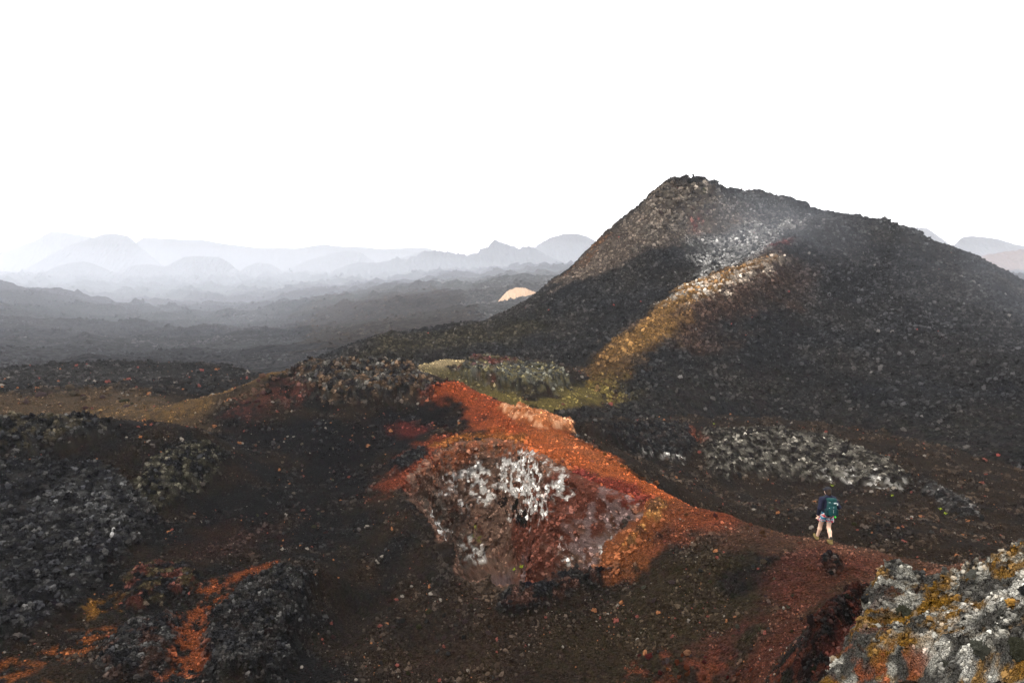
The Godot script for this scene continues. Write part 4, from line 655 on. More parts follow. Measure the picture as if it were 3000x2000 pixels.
func build_ground(material: Material) -> void:
	var plate := Plate.new()
	plate.fit(GROUND_POINTS, 0.02)
	var lattice := Lattice.new()
	lattice.sample(plate, -74.0, -84.0, 74.0, 5.0, 0.8)
	var rows := PackedFloat32Array()
	var widths := PackedFloat32Array()
	var z := 3.0
	while z > -82.0:
		rows.append(z)
		widths.append(14.0 + 0.70 * maxf(-z, 0.0))
		z -= 0.065 + 0.0036 * maxf(-z, 0.0)
	ground.lay(660, rows, widths)
	var fine := noise(FastNoiseLite.TYPE_SIMPLEX, 0.55, 3, 77)
	ground.keep.resize(ground.pos.size())
	ground.keep.fill(1)
	var lo := Vector2(1e9, 1e9)
	var hi := -lo
	for p in PIT_RIM:
		lo = lo.min(p)
		hi = hi.max(p)
	for k in ground.pos.size():
		var v := ground.pos[k]
		var w := wander.get_noise_2d(v.x * 2.2, v.z * 2.2)
		var f := fine.get_noise_2d(v.x, v.z)
		v.y = lattice.at(v.x, v.z) + 0.16 * w + 0.05 * f
		var brown := clampf(0.5 + 0.9 * wander.get_noise_2d(v.x * 3.0 + 300.0, v.z * 3.0) + 0.02 * v.x, 0.0, 1.0)
		var c := Color(0.0135, 0.013, 0.013).lerp(Color(0.026, 0.0185, 0.0135), brown)
		if v.x > lo.x and v.x < hi.x and v.z > lo.y and v.z < hi.y:
			var d := pit_depth(v.x, v.z)
			if d > 0.0:
				v.y -= d * 1.08 + minf(d, 0.8)
				ground.keep[k] = 0 if d > 2.0 else 1
		ground.pos[k] = v
		ground.col[k] = c
	stain(ground, "ground")
	speckle(ground, 0.22)
	build_pit(lattice)
	land("ground", ground.mesh(), material, "dark cinder ground with rusty red ridge and round collapse pit")

func build_pit(lattice: Lattice) -> void:
	# the wall of the collapse pit, wound round from its rim down to its floor
	var rim: Array[Vector2] = []
	var n := PIT_RIM.size()
	for i in n:
		for k in 30:
			var t := k / 30.0
			rim.append(PIT_RIM[i].cubic_interpolate(PIT_RIM[(i + 1) % n], PIT_RIM[(i + n - 1) % n], PIT_RIM[(i + 2) % n], t))
	rim.append(rim[0])
	var middle := Vector2.ZERO
	for p in PIT_RIM:
		middle += p / n
	var s := Sheet.new()
	s.nx = rim.size()
	s.nz = 170
	var ledge := noise(FastNoiseLite.TYPE_SIMPLEX, 0.35, 4, 56)
	for j in s.nz:
		var t := (j - 4) / (s.nz - 5.0)
		for i in s.nx:
			var r := rim[i]
			var inward := (middle - r).normalized()
			var reach := middle.distance_to(r)
			var run := clampf(1.0 - sqrt(1.0 - clampf(t, 0.0, 1.0)), 0.0, 1.0) * 3.4
			var at := r + inward * minf(run, reach)
			if t > 0.9:
				at = (r + inward * minf(3.4 * (1.0 - sqrt(0.1)), reach)).lerp(middle, (t - 0.9) * 10.0)
			var v := Vector3(at.x, lattice.at(at.x, at.y) - 5.6 * minf(t, 0.9 + 0.1 * t), at.y)
			if t < 0.0:
				at = r + inward * t * 9.0
				v = Vector3(at.x, lattice.at(at.x, at.y) + t * 2.0, at.y)
			var deep := clampf(t * 16.0, 0.0, 1.0)
			var cell := 0.62 - lumps.get_noise_3dv(v * 1.5) * 0.7 - lumps.get_noise_3dv(v * 4.3) * 0.3 - lumps.get_noise_3dv(v * 10.0) * 0.13
			var flute := folds.get_noise_3d(v.x * 14.0, v.y * 4.5, v.z * 14.0)
			var push := deep * (0.27 * cell + 0.5 * ledge.get_noise_3dv(v) + 0.16 * flute + 0.10 * folds.get_noise_3dv(v * 30.0))
			s.pos.append(v + Vector3(inward.x, 0.45, inward.y) * push)
			var tone := grain.get_noise_3dv(v * 7.0)
			var spill := smoothstep(0.03, 0.15, t + 0.16 * wander.get_noise_3dv(v * 11.0))
			s.col.append(ground.colour(r.x, r.y).lerp(Color(0.075, 0.045, 0.033).lerp(Color(0.175, 0.10, 0.072), smoothstep(-0.25, 0.3, tone)).lerp(Color(0.09, 0.03, 0.018), smoothstep(0.1, 0.35, wander.get_noise_3dv(v * 9.0)) * 0.6), spill))
	for j in s.nz:
		s.pos[j * s.nx + s.nx - 1] = s.pos[j * s.nx]
	stain(s, "pit")
	speckle(s, 0.25)
	var o := put("collapse_pit", s.mesh(), crust_material)
	var piles := [[], [], []]
	for q in 9000:
		var k := rng.randi() % (s.nx * int(s.nz * 0.93))
		if k < s.nx * 6:
			continue
		var size := 0.022 + 0.085 * pow(rng.randf(), 4.0)
		piles[q % 3].append([Transform3D(turned(Vector3(size, size, size)), s.pos[k]), s.col[k] * (0.6 + 0.75 * rng.randf())])
	for q in 2600:
		var at := rim[rng.randi() % rim.size()]
		at += Vector2(rng.randfn(0.0, 0.22), rng.randfn(0.0, 0.22))
		var size := 0.02 + 0.10 * pow(rng.randf(), 3.0)
		var low := pit_depth(at.x, at.y)
		if low > 1.2:
			continue
		piles[q % 3].append([Transform3D(turned(Vector3(size, size, size)), Vector3(at.x, lattice.at(at.x, at.y) - low * 0.9, at.y)), ground.colour(at.x, at.y) * (0.6 + 0.9 * rng.randf())])
	for q in 3:
		scatter("rubble", "", stone_small[q], gravel_material, piles[q], o)
	tag(o, "rust red walls of the collapse pit with white salt crusts", "crater", "", "structure")

func build_mountain(material: Material) -> void:
	var plate := Plate.new()
	plate.fit(MOUNTAIN_POINTS, 0.02)
	var lattice := Lattice.new()
	lattice.sample(plate, -36.0, -144.0, 98.0, -24.0, 1.6)
	var rows := PackedFloat32Array()
	var widths := PackedFloat32Array()
	var z := -26.0
	while z > -142.0:
		rows.append(z)
		widths.append(65.0)
		z -= 0.28 if z > -95.0 else 1.5
	mountain.lay(440, rows, widths, 31.0)
	var fine := noise(FastNoiseLite.TYPE_SIMPLEX, 0.3, 4, 78)
	for k in mountain.pos.size():
		var v := mountain.pos[k]
		var h := lattice.at(v.x, v.z)
		var crag := smoothstep(9.0, 15.0, h) * smoothstep(52.0, 40.0, v.x)
		v.y = h + 0.5 * wander.get_noise_2d(v.x * 1.0, v.z * 1.0) + 0.16 * fine.get_noise_2d(v.x, v.z) + crag * 0.8 * folds.get_noise_2d(v.x * 6.0, v.z * 5.0)
		mountain.pos[k] = v
		var t := clampf(0.5 + wander.get_noise_2d(v.x * 0.9 + 90.0, v.z * 0.9), 0.0, 1.0)
		mountain.col[k] = Color(0.0155, 0.0155, 0.0165).lerp(Color(0.0215, 0.0195, 0.018), t)
	stain(mountain, "mountain")
	speckle(mountain, 0.35)
	land("mountain", mountain.mesh(), material, "big dark cinder cone with ochre streak and pale steaming hollow")

func build_plain(material: Material) -> void:
	var plate := Plate.new()
	plate.fit(PLAIN_POINTS, 0.002)
	var rows := PackedFloat32Array()
	var widths := PackedFloat32Array()
	var d := 56.0
	while d < 6000.0:
		rows.append(-d)
		widths.append(d * 1.05)
		d *= 1.0118
	plain.lay(430, rows, widths)
	var nu := 60
	var nv := rows.size() / 4 + 4
	var coarse := Lattice.new()
	coarse.sample(plate, -1.06, log(55.0), 1.06, log(6300.0), 0.06)
	var rough := noise(FastNoiseLite.TYPE_SIMPLEX, 0.02, 4, 91)
	rough.fractal_type = FastNoiseLite.FRACTAL_RIDGED
	for k in plain.pos.size():
		var v := plain.pos[k]
		var far := -v.z
		var s := coarse.at(v.x / far, log(far))
		var size := clampf(far / 300.0, 0.3, 5.0)
		var n := rough.get_noise_2d(v.x * 0.8, v.z * 0.5)
		var m := wander.get_noise_2d(v.x * 0.12, v.z * 0.12)
		v.y = 8.0 - s * far + size * (3.4 * n * clampf(0.45 + 1.4 * m, 0.0, 1.0) + 1.6 * m)
		if far < 90.0:
			v.y -= (90.0 - far) * 0.05
		plain.pos[k] = v
		var c := Color(0.019, 0.019, 0.021).lerp(Color(0.036, 0.035, 0.037), clampf(0.5 + 1.3 * wander.get_noise_2d(v.x * 0.1 + 900.0, v.z * 0.1 - 400.0), 0.0, 1.0))
		# the brown tongue of younger lava with its lobed edge, and pale ash slopes
		var u := v.x / far + 0.012 * wander.get_noise_2d(v.x * 0.7, v.z * 0.7)
		var edge := wander.get_noise_2d(v.x * 0.25 + 70.0, v.z * 0.25)
		if far > 120.0 and far < 470.0 + 60.0 * edge and u > -0.30 + 0.06 * edge and u < -0.085 + 0.0003 * (300.0 - far) + 0.02 * edge:
			c = Color(0.028, 0.022, 0.018) * (0.8 + 0.4 * rng.randf())
			v.y += 0.003 * far
			plain.pos[k] = v
		elif Vector2((v.x - 10.0) / 75.0, (v.z + 400.0) / 230.0).length() < 1.0 + 0.25 * edge:
			c = Color(0.058, 0.056, 0.055)      # fan of bare grey ash beside the tongue
		plain.col[k] = c
	speckle(plain, 0.3)
	land("lava_plain", plain.mesh(), material, "wide grey lava plain fading into white mist")

func build_hills(material: Material) -> void:
	for d in HILLS:
		var far: float = d[1]
		var deep: float = d[2]
		var tint: Color = d[3]
		var rough: float = d[4]
		var p: Array = d[5]
		var n := p.size() / 2
		var xa: float = p[0]
		var xb: float = p[2 * n - 2]
		var s := Sheet.new()
		var rows := PackedFloat32Array()
		var widths := PackedFloat32Array()
		for j in 41:
			rows.append(-far + deep - deep * 2.0 * j / 40.0)
			widths.append((xb - xa) * 0.5)
		s.lay(240, rows, widths, (xa + xb) * 0.5)
		var base := minf(p[1], p[2 * n - 1])
		for q in n:
			base = minf(base, p[2 * q + 1])
		base -= 0.02 * far
		for k in s.pos.size():
			var v := s.pos[k]
			var i := 0
			while i < n - 2 and p[2 * i + 2] < v.x:
				i += 1
			var t := clampf((v.x - p[2 * i]) / (p[2 * i + 2] - p[2 * i]), 0.0, 1.0)
			var top := lerpf(p[2 * i + 1], p[2 * i + 3], t) - base
			var b := (v.z + far) / deep
			var across := pow(maxf(0.0, 1.0 - absf(b)), 0.9)
			var g := folds.get_noise_2d(v.x * 260.0 / deep, v.z * 260.0 / deep)
			v.y = base + top * across * (1.0 + rough * 2.0 * g * minf(1.0, absf(b) * 4.0)) + rough * 0.7 * top * wander.get_noise_2d(v.x * 2200.0 / deep, 3.0) * pow(across, 5.0)
			s.pos[k] = v
			s.col[k] = tint * (0.85 + 0.3 * rng.randf())
		land("hill", s.mesh(), material, d[0])

func build_outcrops() -> void:
	for d in OUTCROPS:
		var p := PackedFloat32Array(d[2])
		var n := p.size() / 2
		var step: float = d[3]
		var rise: float = d[4]
		var edge: float = d[5]
		var lump: float = d[6]
		var tints: Array = d[7]
		var lo := Vector2(1e9, 1e9)
		var hi := -lo
		for i in n:
			lo = lo.min(Vector2(p[2 * i], p[2 * i + 1]))
			hi = hi.max(Vector2(p[2 * i], p[2 * i + 1]))
		lo -= Vector2(edge, edge)
		hi += Vector2(edge, edge)
		var s := Sheet.new()
		var rows := PackedFloat32Array()
		var widths := PackedFloat32Array()
		var z := hi.y
		while z > lo.y:
			rows.append(z)
			widths.append((hi.x - lo.x) * 0.5)
			z -= step
		s.lay(int((hi.x - lo.x) / step) + 2, rows, widths, (lo.x + hi.x) * 0.5)
		s.keep.resize(s.pos.size())
		var spots := []
		var origin := Vector3.ZERO
		for k in s.pos.size():
			var v := s.pos[k]
			var x := v.x + 0.35 * edge * wander.get_noise_2d(v.x * 12.0, v.z * 12.0)
			z = v.z + 0.35 * edge * wander.get_noise_2d(v.x * 12.0 + 40.0, v.z * 12.0)
			var best := 1e9
			var within := false
			for i in n:
				var ax := p[2 * i]
				var az := p[2 * i + 1]
				var e := (i + 1) % n
				var bx := p[2 * e]
				var bz := p[2 * e + 1]
				if (az > z) != (bz > z) and x < (bx - ax) * (z - az) / (bz - az) + ax:
					within = not within
				bx -= ax
				bz -= az
				var t := clampf(((x - ax) * bx + (z - az) * bz) / (bx * bx + bz * bz + 1e-6), 0.0, 1.0)
				var ex := x - ax - bx * t
				var ez := z - az - bz * t
				best = minf(best, ex * ex + ez * ez)
			var t := sqrt(best) * (1.0 if within else -1.0) / edge
			if t < -1.0:
				v.y = -50.0
				s.pos[k] = v
				continue
			s.keep[k] = 1
			var under := top_height(v.x, v.z)
			var big := lumps.get_noise_3d(v.x / lump, under / lump, v.z / lump)
			var small := lumps.get_noise_3d(v.x * 3.1 / lump + 9.0, under * 3.1 / lump, v.z * 3.1 / lump)
			var tiny := lumps.get_noise_3d(v.x * 7.7 / lump + 9.0, under * 7.7 / lump, v.z * 7.7 / lump)
			var near := step < 0.03
			var knob := (-big * 0.42 - small * 0.36 - tiny * 0.30 - 0.6) if near else (-big * 0.5 - small * 0.33 - tiny * 0.17 - 0.55)
			var fold := folds.get_noise_3d(v.x * 5.0 / lump, under * 5.0 / lump, v.z * 5.0 / lump)
			var body := smoothstep(-0.1, 1.0, t)
			v.y = under + rise * body * 0.75 + lump * (knob + 0.25) * 0.95 * smoothstep(-0.6, 0.5, t) + lump * (0.30 * fold + 0.14 * folds.get_noise_3d(v.x * 17.0 / lump, under * 17.0 / lump, v.z * 17.0 / lump)) * body - 0.3 * smoothstep(0.0, -1.0, t)
			var lean := lump * 0.30 * body
			v.x += lean * wander.get_noise_3d(v.x * 18.0 / lump, under * 18.0 / lump, v.z * 18.0 / lump)
			v.z += lean * wander.get_noise_3d(v.x * 18.0 / lump + 77.0, under * 18.0 / lump, v.z * 18.0 / lump)
			s.pos[k] = v
			var a := grain.get_noise_3d(v.x * 9.0, v.y * 9.0, v.z * 9.0)
			var b := wander.get_noise_3d(v.x * 14.0 + 200.0, v.y * 14.0, v.z * 14.0)
			var c: Color = tints[0].lerp(tints[1], smoothstep(-0.05, 0.22, a))
			c = c.lerp(tints[2], smoothstep(0.0, 0.3, b) * 0.9)
			var ash := smoothstep(-0.25, 0.75, t + 0.6 * a)
			if not near and under > -90.0:
				c = top_colour(v.x, v.z).lerp(c, ash)
			s.col[k] = c
			if within:
				origin += v
				spots.append(k)
		stain(s, d[0])
		speckle(s, 0.25)
		origin /= maxf(1.0, spots.size())
		var o := Node3D.new()
		o.name = numbered("lava_outcrop")
		add_child(o)
		tag(o, d[1], "lava outcrop")
		put("rock_mass", s.mesh(), crust_material, o)
		if spots.is_empty():
			continue
		# loose clinker on it: the larger pieces one by one, the rest as rubble
		var piles := [[], [], []]
		for q in int(d[8] * 2.2):
			var k: int = spots[rng.randi() % spots.size()]
			var size := lump * (0.05 + (0.10 if step < 0.03 else 0.22) * pow(rng.randf(), 3.5))
			var at := s.pos[k] + Vector3(rng.randf() - 0.5, 0, rng.randf() - 0.5) * step
			var c := s.col[k] * ((0.6 + 0.5 * rng.randf()) if step < 0.03 else (0.5 + 1.8 * pow(rng.randf(), 3.0)))
			piles[q % 3].append([Transform3D(turned(Vector3(size, size, size)), at + Vector3(0, size * 0.15, 0)), c])
		for q in 3:
			scatter("rubble", "", stone_large[q] if step < 0.045 else stone_small[q], gravel_material, piles[q], o)
		for q in 10:
			var k: int = spots[rng.randi() % spots.size()]
			var size := lump * (0.2 + 0.2 * rng.randf())
			var r := put("rock", stone_large[q % 5], rock_tint(s.col[k].lerp(tints[0], 0.6)), o)
			r.transform = Transform3D(turned(Vector3(size, size * 0.8, size)), s.pos[k])

var tint_made := {}
func rock_tint(c: Color) -> StandardMaterial3D:
	var key := Vector3i(int(c.r * 40.0 + 0.5), int(c.g * 40.0 + 0.5), int(c.b * 40.0 + 0.5))
	if not tint_made.has(key):
		var m: StandardMaterial3D = rock_material.duplicate()
		m.vertex_color_use_as_albedo = false
		m.albedo_color = (Color(maxf(key.x, 0.7) / 40.0, maxf(key.y, 0.7) / 40.0, maxf(key.z, 0.7) / 40.0) * 1.3).linear_to_srgb()
		tint_made[key] = m
	return tint_made[key]

func build_gravel() -> void:
	# cinders on the near ground
	var piles := [[], [], [], [], []]
	for i in 330000:
		var d := 11.0 * pow(82.0 / 11.0, rng.randf())
		var x := (rng.randf() * 2.0 - 1.0) * (1.5 + 0.80 * d)
		var z := -d
		if mountain.inside(x, z) and mountain.height(x, z) > ground.height(x, z) + 0.05:
			continue
		if pit_depth(x, z) > 0.3:
			continue
		var patch := 0.5 + wander.get_noise_2d(x * 4.0 + 500.0, z * 4.0) * 1.3
		if rng.randf() > clampf(patch, 0.12, 1.0):
			continue
		var size := d * (0.0008 + 0.0028 * pow(rng.randf(), 6.0)) * (0.7 + 0.6 * clampf(patch, 0.0, 1.0))
		var under := ground.colour(x, z)
		if under.r > 0.045:
			size *= 0.6
		var c := under * (0.5 + 1.8 * pow(rng.randf(), 4.0))
		var odd := rng.randf()
		if odd < 0.012:
			c = Color(0.15, 0.064, 0.03)
		elif odd < 0.024:
			c = Color(0.095, 0.03, 0.024)
		elif odd < 0.035:
			c = Color(0.12, 0.105, 0.09)
		piles[i % 5].append([Transform3D(turned(Vector3(size, size, size)), Vector3(x, ground.height(x, z) + size * 0.2, z)), c])
	for k in 5:
		scatter("gravel", "loose dark cinders strewn over the ground", stone_small[k], gravel_material, piles[k])
	# clinker on the cone
	piles = [[], [], [], [], []]
	for i in 280000:
		var d := 34.0 + 60.0 * sqrt(rng.randf())
		var x := -22.0 + rng.randf() * 105.0
		var z := -d
		if absf(x) > 0.82 * d + 3.0:
			continue
		if not mountain.inside(x, z) or (ground.inside(x, z) and mountain.height(x, z) < ground.height(x, z) - 0.05):
			continue
		var patch := 0.55 + wander.get_noise_2d(x * 1.2 + 500.0, z * 1.2) * 1.2
		if rng.randf() > clampf(patch, 0.2, 1.0):
			continue
		var size := 0.05 + 0.17 * pow(rng.randf(), 4.0)
		var c := mountain.colour(x, z) * (0.5 + 1.6 * pow(rng.randf(), 3.0))
		var odd := rng.randf()
		if odd < 0.0007:
			c = Color(0.14, 0.035, 0.03)
		elif odd < 0.004:
			c = Color(0.09, 0.084, 0.08)
		piles[i % 5].append([Transform3D(turned(Vector3(size, size, size)), Vector3(x, mountain.height(x, z) + size * 0.25, z)), c])
	for k in 5:
		scatter("rubble", "coarse dark clinker covering the big cone", stone_small[k], gravel_material, piles[k])
	# blocks on the plain
	piles = [[], [], []]
	for i in 60000:
		var d := 75.0 * pow(1800.0 / 75.0, rng.randf())
		var x := (rng.randf() * 2.0 - 1.0) * 0.85 * d
		var z := -d
		var patch := 0.4 + wander.get_noise_2d(x * 0.25, z * 0.25) * 1.6
		if rng.randf() > clampf(patch, 0.1, 1.0):
			continue
		var size := d * (0.0009 + 0.0028 * pow(rng.randf(), 4.0))
		var c := plain.colour(x, z) * (0.6 + 1.1 * pow(rng.randf(), 2.0))
		piles[i % 3].append([Transform3D(turned(Vector3(size, size * 0.8, size)), Vector3(x, plain.height(x, z) + size * 0.1, z)), c])
	for k in 3:
		scatter("rubble", "scattered lava blocks on the wide plain", stone_small[k], gravel_material, piles[k])

func mist(at: Vector3, size: Vector3, density: float, label: String) -> void:
	# a bank that thins towards its edge: shells of the same thin air inside one another
	var m := FogMaterial.new()
	m.density = density / 4.0
	m.albedo = Color(0.92, 0.945, 1.0)
	for k in 4:
		var f := FogVolume.new()
		f.name = numbered("mist")
		f.shape = RenderingServer.FOG_VOLUME_SHAPE_ELLIPSOID
		f.size = size * (0.55 + 0.22 * k)
		f.position = at
		f.material = m
		add_child(f)
		tag(f, label, "mist", "", "stuff")

func build_rocks() -> void:
	var kinds := [
		["grey brown cinder stone on the bare slope below the path", "stones on the slope below the path", Color(0.075, 0.06, 0.048)],
		["rust red cinder chunk on the slope below the path", "rust red chunks below the path", Color(0.17, 0.05, 0.028)],
		["dark cinder stone on the slope in front of the pit", "stones in front of the pit", Color(0.05, 0.042, 0.036)],
		["small pale stone on the black ash below the mound", "stones on the black ash", Color(0.10, 0.078, 0.06)],
		["orange brown stone along the edge of the trodden path", "stones along the path", Color(0.14, 0.06, 0.035)],
		["weathered brown lava stone on the flat field behind the black crust", "stones on the brown field", Color(0.075, 0.055, 0.042)],
		["orange cinder stone on the far edge of the red ridge", "stones along the red ridge", Color(0.22, 0.085, 0.03)],
		["black clinker on the floor of the wide crater", "clinkers in the wide crater", Color(0.034, 0.03, 0.028)],
		["red flat stone on the rusty corner of the pit rim", "stones on the pit rim", Color(0.17, 0.062, 0.032)],
		["pinkish lava stone on the flank of the mound", "stones on the flank of the mound", Color(0.12, 0.07, 0.055)],
		["dark lava stone in the black gully", "stones in the gully", Color(0.042, 0.036, 0.034)],
		["single rounded pinkish stone alone on the slope below the path", "", Color(0.24, 0.17, 0.14)],
		["single large hollow peach coloured stone low on the slope", "", Color(0.24, 0.12, 0.075)]]
	for i in range(0, STONES.size(), 4):
		var k: Array = kinds[int(STONES[i])]
		var x := STONES[i + 1]
		var z := STONES[i + 2]
		var size := STONES[i + 3]
		var c: Color = k[2] * (0.6 + 0.9 * rng.randf())
		var y := top_height(x, z)
		if STONES[i] == 8.0:
			y = ground.height(x, z)
		var o := put("lava_rock", stone_large[rng.randi() % 5], rock_tint(c))
		o.transform = Transform3D(turned(Vector3(size * 1.1, size, size * 0.95)), Vector3(x, y + size * 0.3, z))
		tag(o, k[0], "rock", k[1])

# ---------------------------------------------------------------- people: a field of tapered capsules, meshed as surface nets
class Field:
	var cell := 0.012
	var lo := Vector3.ZERO
	var n := Vector3i.ZERO
	var f := PackedFloat32Array()

	func start(a: Vector3, b: Vector3, size: float) -> void:
		cell = size
		lo = a
		n = Vector3i(((b - a) / size).ceil()) + Vector3i.ONE
		f.resize(n.x * n.y * n.z)
		f.fill(1.0)

	func limb(a: Vector3, b: Vector3, ra: float, rb: float, blend := 0.03, flat := Vector3.ONE) -> void:
		var reach := maxf(ra, rb) + blend * 2.0 + cell * 2.0
		var p := Vector3i(((a.min(b) - Vector3.ONE * reach - lo) / cell).floor()).clamp(Vector3i.ZERO, n - Vector3i.ONE)
		var q := Vector3i(((a.max(b) + Vector3.ONE * reach - lo) / cell).ceil()).clamp(Vector3i.ZERO, n - Vector3i.ONE)
		var e := b - a
		var l := e.length_squared() + 1e-9
		for z in range(p.z, q.z + 1):
			for y in range(p.y, q.y + 1):
				for x in range(p.x, q.x + 1):
					var v := lo + Vector3(x, y, z) * cell
					var t := clampf((v - a).dot(e) / l, 0.0, 1.0)
					var d := ((v - a - e * t) * flat).length() - lerpf(ra, rb, t)
					merge((z * n.y + y) * n.x + x, d, blend)

	func block(c: Vector3, half: Vector3, round: float, blend := 0.01, turn := 0.0) -> void:
		var b := Basis(Vector3.RIGHT, -turn)
		var reach := half.length() + round + blend
		var p := Vector3i(((c - Vector3.ONE * reach - lo) / cell).floor()).clamp(Vector3i.ZERO, n - Vector3i.ONE)
		var q := Vector3i(((c + Vector3.ONE * reach - lo) / cell).ceil()).clamp(Vector3i.ZERO, n - Vector3i.ONE)
		for z in range(p.z, q.z + 1):
			for y in range(p.y, q.y + 1):
				for x in range(p.x, q.x + 1):
					var v := (b * (lo + Vector3(x, y, z) * cell - c)).abs() - half + Vector3.ONE * round
					var d := v.max(Vector3.ZERO).length() + minf(maxf(v.x, maxf(v.y, v.z)), 0.0) - round
					merge((z * n.y + y) * n.x + x, d, blend)

	func merge(k: int, d: float, blend: float) -> void:
		var o := f[k]
		var h := maxf(blend - absf(o - d), 0.0) / blend
		f[k] = minf(o, d) - h * h * blend * 0.25

	func under(y: float) -> void:      # cut away all above y
		for k in f.size():
			f[k] = maxf(f[k], lo.y + ((k / n.x) % n.y) * cell - y)

	func above(y: float) -> void:
		for k in f.size():
			f[k] = maxf(f[k], y - (lo.y + ((k / n.x) % n.y) * cell))

	func mesh(paint: Callable, into: ArrayMesh = null) -> ArrayMesh:
		var at := {}
		var pos := PackedVector3Array()
		var off: Array[int] = [0, 1, n.x, n.x + 1, n.x * n.y, n.x * n.y + 1, n.x * n.y + n.x, n.x * n.y + n.x + 1]
		var edges := [[0, 1], [2, 3], [4, 5], [6, 7], [0, 2], [1, 3], [4, 6], [5, 7], [0, 4], [1, 5], [2, 6], [3, 7]]
		for z in n.z - 1:
			for y in n.y - 1:
				for x in n.x - 1:
					var k := (z * n.y + y) * n.x + x
					var first := f[k] < 0.0
					var mixed := false
					for c in 8:
						if (f[k + off[c]] < 0.0) != first:
							mixed = true
							break
					if not mixed:
						continue
					var sum := Vector3.ZERO
					var m := 0
					for e in edges:
						var a := f[k + off[e[0]]]
						var b := f[k + off[e[1]]]
						if (a < 0.0) == (b < 0.0):
							continue
						var t := a / (a - b)
						var va := Vector3(e[0] & 1, (e[0] >> 1) & 1, e[0] >> 2)
						var vb := Vector3(e[1] & 1, (e[1] >> 1) & 1, e[1] >> 2)
						sum += va.lerp(vb, t)
						m += 1
					at[k] = pos.size()
					pos.append(lo + (Vector3(x, y, z) + sum / m) * cell)
		var index := PackedInt32Array()
		var strides: Array[int] = [1, n.x, n.x * n.y]
		for k in at:
			for d in 3:
				var u: int = strides[(d + 1) % 3]
				var v: int = strides[(d + 2) % 3]
				var a := f[k]
				var b := f[k + strides[d]]
				if (a < 0.0) == (b < 0.0) or not (at.has(k - u) and at.has(k - v) and at.has(k - u - v)):
					continue
				var quad := [at[k], at[k - u], at[k - u - v], at[k - v]]
				if a < 0.0:
					quad.reverse()
				index.append_array([quad[0], quad[1], quad[2], quad[0], quad[2], quad[3]])
		var normal := PackedVector3Array()
		normal.resize(pos.size())
		for i in range(0, index.size(), 3):
			var c := (pos[index[i + 2]] - pos[index[i]]).cross(pos[index[i + 1]] - pos[index[i]])
			for e in 3:
				normal[index[i + e]] += c
		var col := PackedColorArray()
		for i in pos.size():
			normal[i] = normal[i].normalized()
			col.append(paint.call(pos[i]))
		var arrays := []
		arrays.resize(Mesh.ARRAY_MAX)
		arrays[Mesh.ARRAY_VERTEX] = pos
		arrays[Mesh.ARRAY_NORMAL] = normal
		arrays[Mesh.ARRAY_COLOR] = col
		arrays[Mesh.ARRAY_INDEX] = index
		var out := ArrayMesh.new() if into == null else into
		out.add_surface_from_arrays(Mesh.PRIMITIVE_TRIANGLES, arrays)
		return out

